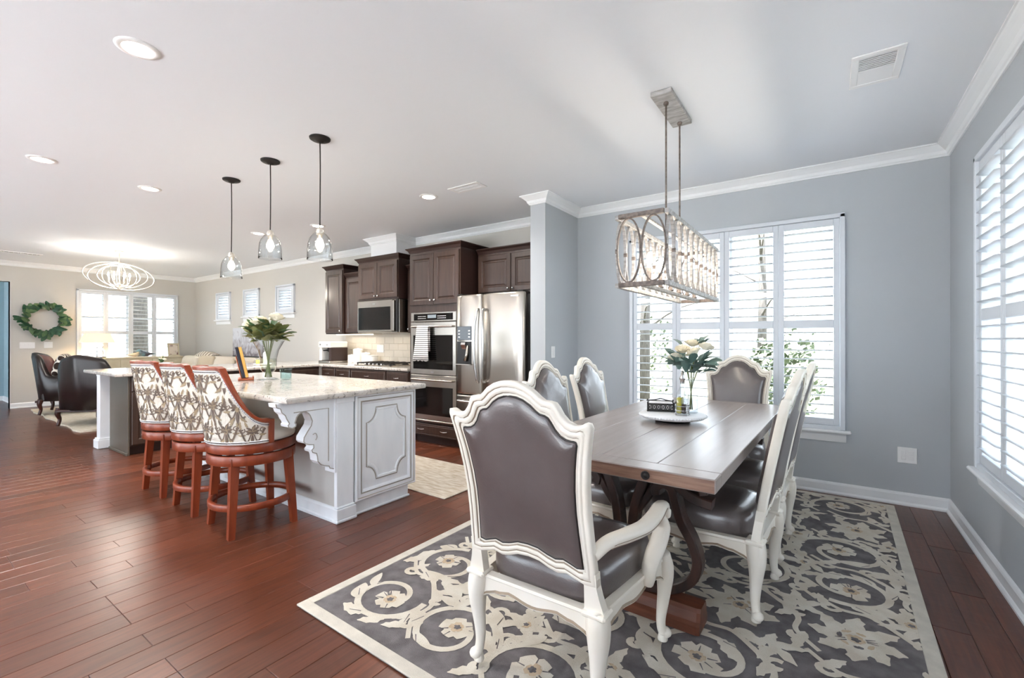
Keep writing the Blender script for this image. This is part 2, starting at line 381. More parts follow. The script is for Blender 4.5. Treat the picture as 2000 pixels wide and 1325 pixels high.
# stripes (towel) and lattice (pillow)
def stripe_mat(name, ca, cb_, scale, direction='Z', lattice=False, lo=.55, hi=.62, rough=.9):
    m, nt, b = nodes_mat(name); tc = nt.nodes.new('ShaderNodeTexCoord'); b.inputs['Roughness'].default_value = rough
    src = []
    for k in range(2 if lattice else 1):
        mp = nt.nodes.new('ShaderNodeMapping'); nt.links.new(tc.outputs['Object'], mp.inputs[0])
        if lattice: mp.inputs['Rotation'].default_value = (0, R(40) if k else R(-40), 0)
        wv = nt.nodes.new('ShaderNodeTexWave'); wv.bands_direction = direction; wv.inputs['Scale'].default_value = scale
        nt.links.new(mp.outputs[0], wv.inputs['Vector']); src.append(wv.outputs[1])
    v = src[0]
    if lattice:
        mxm = nt.nodes.new('ShaderNodeMath'); mxm.operation = 'MAXIMUM'; nt.links.new(src[0], mxm.inputs[0]); nt.links.new(src[1], mxm.inputs[1]); v = mxm.outputs[0]
    rp = nt.nodes.new('ShaderNodeValToRGB'); e = rp.color_ramp.elements; e[0].position = lo; e[0].color = ca; e[1].position = hi; e[1].color = cb_
    nt.links.new(v, rp.inputs[0]); nt.links.new(rp.outputs[0], b.inputs['Base Color']); return m
M['towel'] = stripe_mat('striped_towel', srgb(236, 234, 230), srgb(60, 60, 64), 13, 'Z', lo=.72, hi=.8)
M['lattice'] = stripe_mat('lattice_pillow', srgb(48, 34, 28), srgb(232, 226, 216), 3.2, 'X', True, lo=.86, hi=.92)
M['weave'] = stripe_mat('woven_pillow', srgb(196, 186, 166), srgb(224, 216, 200), 16, 'X', True)
# ------------------------------------------------------------------ floor of single boards
floor = MB().box(XF-2.2, XR+.15, YS-.15, YA+.15, -.12, -.004).build('floor', M['gap']); tag(floor, kind='structure', label='reddish brown hardwood floor of narrow boards')
_c, _s = cos(.607), sin(.607)
def px(X, Y, Z):
    """pixel in the 2000x1325 frame and depth of a point (used only to rank boards by size in view)"""
    a = _c*X+_s*Y; d = -_s*X+_c*Y
    return (1000+888.9*a/max(d, .01), 663.9-888.9*(Z-H)/max(d, .01), d)
PW = .127; boards = []
LEN = (.62, .82, 1.02, 1.22, 1.42)
rf = random.Random(11)
x = XR-PW/2+.02; ci = 0
while x > XF-2.1:
    y = YA-.005-rf.uniform(0, .5)*(1 if ci % 2 else .4); first = True
    ylim = YS
    yy = YA
    while yy > ylim:
        L = rf.choice(LEN)
        if first: L = rf.choice(LEN)*rf.uniform(.5, 1); first = False
        L = min(LEN, key=lambda q: abs(q-L)) if not (yy-L < ylim) else L
        L = max(.12, min(L, yy-ylim))
        boards.append((x, yy-L/2, L)); yy -= L
    x -= PW; ci += 1
def vis(bd):
    q = px(bd[0], bd[1], 0)
    if q[2] < .55: return -1
    if not (-200 < q[0] < 2200 and q[1] < 1700): return -1
    return bd[2]*PW/(q[2]**3)
boards.sort(key=vis, reverse=True)
def board_mb(L, ox=0, oy=0, mb=None, h=0.0):
    mb = mb or MB(); a = PW/2-.0006; l = L/2-.0006; c = .0016; t = .0 + h
    v = [(ox+sx*a, oy+sy*l, -.012) for sx, sy in ((-1, -1), (1, -1), (1, 1), (-1, 1))]
    v += [(ox+sx*a, oy+sy*l, t-c) for sx, sy in ((-1, -1), (1, -1), (1, 1), (-1, 1))]
    v += [(ox+sx*(a-c), oy+sy*(l-c), t) for sx, sy in ((-1, -1), (1, -1), (1, 1), (-1, 1))]
    F = [(8, 9, 10, 11)]
    for k in range(4):
        j = (k+1) % 4; F += [(k, j, 4+j, 4+k), (4+k, 4+j, 8+j, 8+k)]
    return mb.add(v, F)
bm_cache = {}
rest = MB()
for i, (x, y, L) in enumerate(boards):
    if i < 300:
        k = round(L, 3)
        if k not in bm_cache: bm_cache[k] = board_mb(L).mesh('plank', M['floor'])
        inst(bm_cache[k], 'plank', floor, (x, y, rf.uniform(-.0004, .0)))
    else: board_mb(L, x, y, rest, rf.uniform(-.0004, 0))
rest.build('far_planks', M['floor'], floor, kind='stuff')

# ------------------------------------------------------------------ walls with openings
def wall_mb(ax, face, depth, u0, u1, z0, z1, holes):
    """wall normal to ax (0:x, 1:y); occupies face..face+depth; holes are (u0,u1,z0,z1)"""
    mb = MB(); U = sorted({u0, u1, *[q for h in holes for q in h[:2]]}); Zs = sorted({z0, z1, *[q for h in holes for q in h[2:]]})
    for i in range(len(U)-1):
        for j in range(len(Zs)-1):
            um, zm = (U[i]+U[i+1])/2, (Zs[j]+Zs[j+1])/2
            if any(h[0] < um < h[1] and h[2] < zm < h[3] for h in holes): continue
            if ax == 1: mb.box(U[i], U[i+1], face, face+depth, Zs[j], Zs[j+1])
            else: mb.box(face, face+depth, U[i], U[i+1], Zs[j], Zs[j+1])
    return mb
DW = (-1.68, .11, .53, 2.29)         # dining window opening (x0,x1,z0,z1)
RW = (1.94, 3.74, .52, 2.33)         # side window opening on the right wall (y)
LW = (2.50, 4.21, .66, 2.28)         # living room window (y)
SWN = [(-11.17, -10.52, 1.70, 2.29), (-9.93, -9.29, 1.74, 2.29), (-8.65, -8.02, 1.77, 2.29)]
ADDED_DOORS = [(-2.7, .1, .05, 2.4), (-6.3, -3.5, .05, 2.4), (-9.9, -7.1, .05, 2.4)]   # glazed doors added behind the camera to let in daylight
def struct(mb, name, m, label=None): return tag(mb.build(name, m), label, kind='structure')
wn = struct(wall_mb(1, YA, .15, -2.375, XR+.15, 0, ZC, [DW]), 'wall_north', M['wall'], 'cool grey dining room wall, daylight put into its colour')
wk = struct(wall_mb(1, YA, .15, XF-.15, -2.375, 0, ZC, SWN), 'wall_kitchen', M['wall_k'], 'greige kitchen and living room wall, warm light put into its colour')
wr = struct(wall_mb(0, XR, .15, YS, YA, 0, ZC, [RW]), 'wall_east', M['wall'], 'cool grey wall with side window, daylight put into its colour')
wf = struct(wall_mb(0, XF-.15, .15, YS, YA, 0, ZC, [LW, (-1.0, 1.6, 0, 2.33)]), 'wall_west', M['wall_k'], 'greige far wall of the living room, warm light put into its colour')
ws = struct(wall_mb(1, YS-.15, .15, XF-.15, XR+.15, 0, ZC, ADDED_DOORS), 'wall_south', M['wall_k'])
struct(MB().box(XF-1.9, XF-1.8, YS, 1.85, 0, ZC), 'wall_hall', M['wall_b'], 'hallway wall seen through the opening, its blue light put into the colour')
struct(MB().box(XF-1.8, XF-.15, 1.75, 1.85, 0, ZC), 'wall_hall_side', M['wall_b'])
struct(MB().box(XF-2.2, XR+.15, YS-.15, YA+.15, ZC, ZC+.12), 'ceiling', M['ceil'], 'white painted ceiling')
stub = struct(MB().box(-2.462, -2.289, 3.871, YA, 0, ZC), 'wall_partition', M['wall'], 'short wall end beside the refrigerator')
struct(MB().box(-5.40, -4.86, 4.22, YA, 2.42, ZC), 'wall_soffit', M['trim'], 'white boxed chase above the range cabinets')

def sweep(path, prof, name, m, closed=False, **kw):
    """profile (offset into room on the right-hand side of travel, z) mitred along a plan path"""
    P = [Vector(p) for p in path]; n = len(P); rg = []
    for i in range(n):
        d0 = (P[i]-P[i-1]).normalized() if i > 0 else (P[1]-P[0]).normalized()
        d1 = (P[i+1]-P[i]).normalized() if i < n-1 else d0
        if i == 0: d0 = d1
        n0, n1 = Vector((d0.y, -d0.x)), Vector((d1.y, -d1.x))
        bs = (n0+n1); bs = bs/(bs.dot(n0)) if bs.length > 1e-6 else n0
        rg.append([(P[i].x+bs.x*o, P[i].y+bs.y*o, z) for o, z in prof])
    return MB().rings(rg, 0, False, closed_u=True, cap0=True, cap1=True).build(name, m, fix=True, **kw)
crown = [(0, ZC-.088), (.010, ZC-.088), (.014, ZC-.078), (.022, ZC-.072), (.03, ZC-.05), (.052, ZC-.03), (.068, ZC-.018), (.074, ZC-.012), (.082, ZC-.010), (.082, ZC-.0005), (0, ZC-.0005)]
# walking with the room on the right: north wall walked from west to east
pathN = [(XF, YS), (XF, YA), (-5.40, YA), (-5.40, 4.22), (-4.86, 4.22), (-4.86, YA), (-2.462, YA), (-2.462, 3.871), (-2.289, 3.871), (-2.289, YA), (XR, YA), (XR, YS)]
tag(sweep(pathN, crown, 'trim_1', M['trim']), 'white crown moulding around the ceiling', kind='structure')
base = [(0, 0), (.028, 0), (.028, .012), (.02, .022), (.016, .026), (.016, .078), (.012, .088), (.006, .094), (0, .096)]
def baseb(path, name): return tag(sweep(path, base, name, M['trim']), 'white baseboard', kind='structure')
baseb([(-2.462, 3.9), (-2.462, 3.871), (-2.289, 3.871), (-2.289, YA), (XR, YA), (XR, YS)], 'baseboard_north')
baseb([(XF, 1.6), (XF, YA), (-7.35, YA)], 'baseboard_west')
baseb([(XF-1.8, YS), (XF-1.8, 1.75), (XF-.15, 1.75)], 'baseboard_hall')

# ------------------------------------------------------------------ windows with plantation shutters
def window(name, label, axis, face, u0, u1, z0, z1, npan, mid, nl_up, nl_lo, stile=.04, tilt=8, sill=True, sgn=1, louv=.037, mull=True):
    """axis 1: wall at y=face, room on -y side; axis 0 with sgn +1: room on -x side; sgn -1: room on +x side.
    Built in local coordinates: u along wall, d into the room, z up."""
    root = thing(name, label, None, (0, 0, 0)); del_cat = root
    root['kind'] = 'structure'
    if axis == 1: B = Matrix(((1, 0, 0, 0), (0, -1, 0, face), (0, 0, 1, 0), (0, 0, 0, 1)))
    elif sgn > 0: B = Matrix(((0, -1, 0, face), (1, 0, 0, 0), (0, 0, 1, 0), (0, 0, 0, 1)))
    else: B = Matrix(((0, 1, 0, face), (1, 0, 0, 0), (0, 0, 1, 0), (0, 0, 0, 1)))
    def put(mb, nm, m, par): mb.xf(B); return mb.build(nm, m, par, fix=True)
    # casing frame around the opening (projects a little into the room)
    f = MB(); e = .03
    f.box(u0-.005, u0+e, -.02, .035, z0, z1, .004); f.box(u1-e, u1+.005, -.02, .035, z0, z1, .004); f.box(u0-.005, u1+.005, -.02, .035, z1-e, z1+.005, .004)
    f.box(u0-.005, u1+.005, -.02, .03, z0-.004, z0+e, .004)
    put(f, 'window_frame', M['shutter'], root)
    # jamb lining of the opening
    j = MB(); j.box(u0-.002, u0+.012, -.15, -.0, z0, z1); j.box(u1-.012, u1+.002, -.15, 0, z0, z1); j.box(u0, u1, -.15, 0, z1-.012, z1+.002); j.box(u0, u1, -.15, 0, z0-.002, z0+.012)
    put(j, 'window_jamb', M['trim'], root)
    if sill:
        s = MB(); s.box(u0-.045, u1+.045, -.02, .06, z0-.028, z0-.004, .008); put(s, 'window_sill', M['trim'], root)
        s = MB(); s.prism([(0, z0-.10), (.014, z0-.10), (.018, z0-.08), (.024, z0-.045), (.03, z0-.03), (0, z0-.03)], 0, u0-.01, u1+.01); put(s, 'window_apron', M['trim'], root)
    # sashes with glass behind the shutters
    W = (u1-u0)/npan*2 if npan > 1 else (u1-u0)
    ns = max(1, round((u1-u0)/W)) if npan > 1 else 1
    W = (u1-u0)/ns
    for k in range(ns):
        a, b_ = u0+k*W, u0+(k+1)*W
        zm = (z0+z1)/2+.26 if mull else None
        s = MB()
        s.box(a, a+.05, -.13, -.09, z0, z1, .004); s.box(b_-.05, b_, -.13, -.09, z0, z1, .004); s.box(a+.05, b_-.05, -.13, -.09, z0, z0+.06, .004); s.box(a+.05, b_-.05, -.13, -.09, z1-.06, z1, .004)
        if mull: s.box(a+.05, b_-.05, -.13, -.09, zm-.02, zm+.02, .004); s.box((a+b_)/2-.012, (a+b_)/2+.012, -.125, -.095, z0+.06, z1-.06, .003)
        so = put(s, 'sash', M['trim'], root)
        if mull:
            for (p, q) in ((z0+.06, zm-.02), (zm+.02, z1-.06)):
                for (g, h) in ((a+.05, (a+b_)/2-.012), ((a+b_)/2+.012, b_-.05)):
                    put(MB().box(g, h, -.112, -.108, p, q), 'pane', M['glass'], so)
        else: put(MB().box(a+.05, b_-.05, -.112, -.108, z0+.06, z1-.06), 'pane', M['glass'], so)
    # shutter panels
    a0, b0, za, zb = u0+e+.002, u1-e-.002, z0+e+.002, z1-e-.002
    PWd = (b0-a0)/npan; lmesh = None
    for k in range(npan):
        a, b_ = a0+k*PWd+.001, a0+(k+1)*PWd-.001
        p = MB(); t0, t1 = -.012, .018
        p.box(a, a+stile, t0, t1, za, zb, .003); p.box(b_-stile, b_, t0, t1, za, zb, .003)
        rb = .055; rt = .055
        p.box(a+stile, b_-stile, t0, t1, za, za+rb, .003); p.box(a+stile, b_-stile, t0, t1, zb-rt, zb, .003)
        if mid: p.box(a+stile, b_-stile, t0, t1, mid-.034, mid+.034, .003)
        po = put(p, 'shutter_panel', M['shutter'], root)
        secs = [(za+rb, (mid-.034) if mid else zb-rt, nl_lo)] + ([(mid+.034, zb-rt, nl_up)] if mid else [])
        if lmesh is None:
            L = (b_-a-2*stile)/2-.002; lb = MB()
            sec = [(-louv, 0), (-louv*.6, .0042), (0, .0056), (louv*.6, .0042), (louv, 0), (louv*.6, -.0042), (0, -.0056), (-louv*.6, -.0042)]
            lb.rings([[(q, x, y) for x, y in sec] for q in (-L, L)], 0, True, cap0=True, cap1=True)
            lmesh = lb.mesh('louver', M['shutter'])
        for (p0, p1, nl) in secs:
            st = (p1-p0)/nl
            for i in range(nl):
                o = bpy.data.objects.new('louver', lmesh); COL.objects.link(o); o.parent = po
                o.matrix_local = B @ Matrix.Translation(((a+b_)/2, .003, p0+st*(i+.5))) @ Matrix.Rotation(R(tilt), 4, 'X')
    return root
window('window_1', 'wide four-panel shuttered window behind the dining table', 1, YA, *DW, 4, 1.397, 10, 10, tilt=5)
window('window_2', 'tall shuttered window on the right-hand grey wall', 0, XR, *RW, 4, 1.408, 11, 11, tilt=6)
window('window_3', 'shuttered four-panel window at the far end of the living room', 0, XF, *LW, 4, 1.415, 9, 8, sgn=-1, tilt=6)
for i, q in enumerate(SWN):
    window('window_%d' % (4+i), 'small high shuttered window, %s of three above the sofa' % ('leftmost', 'middle', 'rightmost')[i], 1, YA, *q, 1, None, 6, 7, stile=.075, tilt=24, mull=False)
for i, q in enumerate(ADDED_DOORS):
    f = MB()
    f.box(q[0], q[0]+.08, YS-.12, YS-.04, q[2], q[3]); f.box(q[1]-.08, q[1], YS-.12, YS-.04, q[2], q[3]); f.box(q[0], q[1], YS-.12, YS-.04, q[3]-.08, q[3]); f.box(q[0], q[1], YS-.12, YS-.04, q[2], q[2]+.1)
    f.box((q[0]+q[1])/2-.07, (q[0]+q[1])/2+.07, YS-.12, YS-.04, q[2], q[3])
    d = struct(f, 'door_%d' % (i+1), M['trim'], 'white glazed door added behind the camera for daylight')
    for a, b_ in ((q[0]+.08, (q[0]+q[1])/2-.07), ((q[0]+q[1])/2+.07, q[1]-.08)): MB().box(a, b_, YS-.083, YS-.077, q[2]+.1, q[3]-.08).build('pane', M['glass'], d)
    # threshold below the added door
    struct(MB().box(q[0], q[1], YS-.15, YS, 0, .05), 'trim_%d' % (i+5), M['trim'])
# white edge around the hallway opening
struct(MB().box(XF-.152, XF+.004, 1.6, 1.606, 0, 2.334).box(XF-.152, XF+.004, -1.0, 1.606, 2.33, 2.336), 'trim_2', M['trim'])

# ------------------------------------------------------------------ outdoors
struct(MB().box(-40, 40, YA+.2, 60, -.5, -.3).box(XR+.2, 40, -40, YA+.2, -.5, -.3).box(-60, XF-2.3, -40, YA+.2, -.5, -.3).box(XF-2.3, XR+.2, -40, YS-.2, -.5, -.3), 'ground', M['lawn'], 'winter lawn outside the windows, darkened for the house shade')
struct(MB().box(XF-2, XR+2, -9, YS-.16, -.295, -.05), 'bounce_patio', M['bounce_patio'], 'pale paved patio added out of view to light the ceiling')  # unseen paving added to bounce sunlight in through the added doors
def tree(loc, h, r, n, seed, label):
    rr = random.Random(seed); t = thing('bare_tree', label, 'tree', loc, 0, 'trees outside the windows')
    MB().tube([(0, 0, 0), (.03*h/5, 0, h*.4), (-.02, .05, h*.8), (0, 0, h)], [r, r*.8, r*.6, r*.4], 9).build('trunk', M['bark'], t)
    for i in range(n):
        z = h*rr.uniform(.25, .95); a = rr.uniform(0, 2*pi); L = rr.uniform(.9, 2.0)
        p = [(0, 0, z), (cos(a)*L*.5, sin(a)*L*.5, z+.3*L), (cos(a)*L, sin(a)*L, z+.35*L+rr.uniform(-.2, .3))]
        MB().tube(cr(p, 3), [r*.3-(r*.26)*k/6 for k in range(7)], 5).build('branch', M['bark'], t)
    return t
for lo, hh, r_, n_, lb in (((-3.2, 9.5, -.3), 6.5, .12, 12, 'bare tree with thin branches seen through the left of the dining window'), ((-1.6, 15, -.3), 7, .14, 12, 'bare tree with thin branches seen through the right of the dining window'),
        ((-16.9, 4.78, -.3), 8, .28, 6, 'thick pale tree trunk seen through the living room window')):
    tree(lo, hh, r_, n_, int(lo[0]*7) % 97, lb)
def leafball(mb, rr, c, rad, n, size, mi=0):
    for i in range(n):
        u, th = rr.uniform(-1, 1), rr.uniform(0, 2*pi); q = rad*rr.uniform(.55, 1)
        p = Vector((c[0]+q*sqrt(1-u*u)*cos(th), c[1]+q*sqrt(1-u*u)*sin(th), c[2]+q*u))
        d = Vector((rr.uniform(-1, 1), rr.uniform(-1, 1), rr.uniform(-.4, 1))).normalized()*size; e_ = d.orthogonal().normalized()*size*.4
        mb.add([p-e_*.2, p+d*.5-e_, p+d, p+d*.5+e_], [(0, 1, 2, 3)], mi)
def shrub(loc, rad, h, label, seed):
    rr = random.Random(seed); t = thing('leafy_shrub', label, 'shrub', loc, 0, 'shrubs outside the windows'); mb = MB()
    for k in range(7): leafball(mb, rr, (rr.uniform(-.5, .5)*rad, rr.uniform(-.5, .5)*rad, h*(.2+.75*k/7)), rad*(1-.5*k/7), 110, .13)
    mb.build('foliage', M['bushes'], t)
    MB().tube([(0, 0, 0), (0.02, 0, h*.7)], [.05, .02], 6).build('stem', M['bark'], t)
shrub((-.75, 9.6, -.3), .6, 1.7, 'green conical shrub seen through the third dining shutter panel', 3)
shrub((1.3, 17.0, -.3), 1.3, 3.4, 'tall evergreen seen through the rightmost dining shutter panel', 4)
shrub((-4.9, 13.5, -.3), 1.2, 2.2, 'brownish shrub seen through the leftmost dining shutter panel', 5)

# ------------------------------------------------------------------ ceiling fixtures
def downlight(x, y, label, power=9, col=(1, .95, .88)):
    t = thing('recessed_downlight', label, 'ceiling light', (x, y, ZC), 0, 'recessed ceiling downlights')
    MB().lathe([(.092, 0), (.092, -.001), (.088, -.006), (.064, -.008), (.062, -.004), (.062, -.001)], 28, caps=False).build('trim_ring', M['plate'], t)
    MB().lathe([(.062, -.001), (.062, -.0035), (0, -.003)], 28).build('lens', M['bulb_w'], t)
    l = area_light('downlight_lamp', (x, y, ZC-.02), (0, 0, 0), .13, .13, power, col, 'DISK'); l.data.spread = R(150)
DL = [(-2.80, .79, 'nearest recessed downlight, at the top left'), (-5.15, .84, 'recessed downlight at the far left edge of the ceiling'), (-5.30, 1.59, 'recessed downlight left of the island pendants'),
      (-3.30, 3.28, 'recessed downlight in front of the refrigerator cabinets'), (-5.29, 3.32, 'recessed downlight just above the nearest pendant'), (-6.33, 3.10, 'recessed downlight beside the middle pendant')]
for x, y, lb in DL: downlight(x, y, lb)
def vent(x, y, w_, d_, label, n=9, half=False):
    t = thing('ceiling_vent', label, 'vent', (x, y, ZC), 0, 'ceiling air vents')
    f = MB(); a, b_ = w_/2, d_/2; k = .035
    f.box(-a, a, -b_, -b_+k, -.008, 0, .003); f.box(-a, a, b_-k, b_, -.008, 0, .003); f.box(-a, -a+k, -b_+k, b_-k, -.008, 0, .003); f.box(a-k, a, -b_+k, b_-k, -.008, 0, .003)
    f.box(-a+k, a-k, -.005, .005, -.008, 0)
    f.build('vent_frame', M['plate'], t)
    MB().box(-a+k, a-k, -b_+k, b_-k, -.0015, -.0005).build('duct_shade_sheet', M['void_shade'], t)  # dark sheet: shade inside the duct is put into its colour
    sm = MB().box(-a+k, a-k, -.0018, .0018, -.007, -.0016).mesh('slat', M['plate'])
    sw = MB().box(-a+k, a-k, -.0092, .0092, -.006, -.0016).mesh('slat', M['plate'])
    for i in range(n):
        y_ = -b_+k+(d_-2*k)*(i+.5)/n
        inst(sw if (half and y_ > 0) else sm, 'slat', t, (0, y_, 0))
vent(.21, 3.075, .22, .36, 'white ceiling vent near the dining room corner', 16, True)
vent(-2.80, 3.29, .36, .16, 'white ceiling vent in front of the refrigerator cabinets', 7)
vent(-11.0, 1.55, .16, .5, 'thin ceiling vent near the far doorway', 8)
def plate(name, label, cat, axis, sgn, loc, w_, h_, kind='switch', gang=1, group=None):
    """plate on a wall; local x along wall, local -y into the room, rotated by axis"""
    rz = {('y', 1): 0, ('x', 1): -pi/2, ('x', -1): pi/2}[(axis, sgn)]
    t = thing(name, label, cat, loc, rz, group)
    MB().box(-w_/2, w_/2, -.006, 0, -h_/2, h_/2, .003).build('cover_plate', M['plate'], t)
    for g in range(gang):
        cx = (g-(gang-1)/2)*.046
        if kind == 'switch': MB().box(cx-.016, cx+.016, -.009, -.005, -.032, .032, .002).build('rocker', M['plate'], t)
        else:
            for zz in (-.02, .02): MB().box(cx-.014, cx+.014, -.008, -.005, zz-.014, zz+.014, .003).build('socket', M['plate'], t)
plate('wall_outlet', 'white wall outlet right of the dining window', 'outlet', 'y', 1, (.496, YA, .381), .115, .12, 'outlet', 2)
plate('light_switch', 'white light switch on the partition beside the refrigerator', 'switch', 'x', -1, (-2.289, 4.02, 1.14), .075, .118)
plate('light_switch', 'wide four-gang switch plate under the wreath', 'switch', 'x', -1, (XF, 1.82, 1.16), .2, .118, gang=4)
plate('light_switch', 'narrow two-gang switch plate right of the wide one under the wreath', 'switch', 'x', -1, (XF, 2.10, 1.165), .12, .118, gang=2)
plate('wall_outlet', 'outlet plate on the backsplash behind the canisters', 'outlet', 'y', 1, (-5.62, YA-.012, 1.13), .16, .12, 'outlet', 3)
# ------------------------------------------------------------------ flat motif drawing (rug pile, damask)
def flower(rr, r, n=6, k=5):
    """lobed petals outline, list of 2D points"""
    out = []; ph = rr.uniform(0, 2*pi)
    for i in range(n):
        L = r*rr.uniform(.82, 1.08)
        for j in range(k):
            t = j/k; a = ph+2*pi*(i+t)/n; q = L*(.70+.30*abs(sin(pi*t))**.6)
            q *= 1-.10*(abs(t-.5) < .12)
            out.append((q*cos(a), q*sin(a)))
    return out
def leaf2(L, W, n=8, bend=.2, lobes=3):
    a, b_ = [], []
    for i in range(n+1):
        t = i/n; x_ = L*t; y0 = bend*L*t*t; w_ = W*sin(pi*min(t*.92+.06, 1))**.8*(1+.22*sin(lobes*2*pi*t))
        a.append((x_, y0+w_)); b_.append((x_, y0-w_))
    return a+b_[::-1]
def ribbon(pts, w0, w1):
    n = len(pts); A, B_ = [], []
    for i in range(n):
        p = Vector(pts[i]); d = Vector(pts[min(i+1, n-1)])-Vector(pts[max(i-1, 0)]); d.normalize(); nn = Vector((-d.y, d.x)); q = w0+(w1-w0)*i/(n-1)
        A.append(p+nn*q); B_.append(p-nn*q)
    return A, B_
def place2(pts, c, a, s=1.0):
    ca, sa = cos(a)*s, sin(a)*s
    return [(c[0]+ca*x-sa*y, c[1]+sa*x+ca*y) for x, y in pts]
class Flat:
    """collects 2D motifs as (points-with-quads, level, colour)"""
    def __init__(s, bound): s.q = []; s.b = bound; s.k = 0
    def lift(s, lv): s.k = (s.k+7) % 60; return lv+s.k*.18
    def inside(s, p): return s.b[0] < p[0] < s.b[1] and s.b[2] < p[1] < s.b[3]
    def fan(s, pts, lv, mi):
        cx = sum(p[0] for p in pts)/len(pts); cy = sum(p[1] for p in pts)/len(pts)
        c = (cx, cy)
        if not s.inside(c): return
        lv = s.lift(lv)
        cl = [(min(max(p[0], s.b[0]), s.b[1]), min(max(p[1], s.b[2]), s.b[3])) for p in pts]
        for i in range(len(cl)): s.q.append(((c, cl[i], cl[(i+1) % len(cl)]), lv, mi))
    def strip(s, A, B_, lv, mi):
        lv = s.lift(lv*1.6)
        for i in range(len(A)-1):
            m = (A[i]+B_[i+1])/2
            if s.inside(m): s.q.append(((tuple(A[i]), tuple(B_[i]), tuple(B_[i+1]), tuple(A[i+1])), lv, mi))
    def leafq(s, L, W, c, a, lv, mi, bend=.2, lobes=3):
        pts = place2(leaf2(L, W, 8, bend, lobes), c, a); n = len(pts)//2
        A = [Vector(p) for p in pts[:n]]; B_ = [Vector(p) for p in pts[n:]][::-1]
        s.strip(A, B_, lv, mi)
    def mb(s, fn):
        """fn(x, y, level) -> 3D"""
        out = MB()
        for pts, lv, mi in s.q:
            A = sum(pts[i][0]*pts[(i+1) % len(pts)][1]-pts[(i+1) % len(pts)][0]*pts[i][1] for i in range(len(pts)))
            pp = pts if A > 0 else tuple(reversed(pts))
            out.add([fn(p[0], p[1], lv) for p in pp], [tuple(range(len(pp)))], mi)
        return out
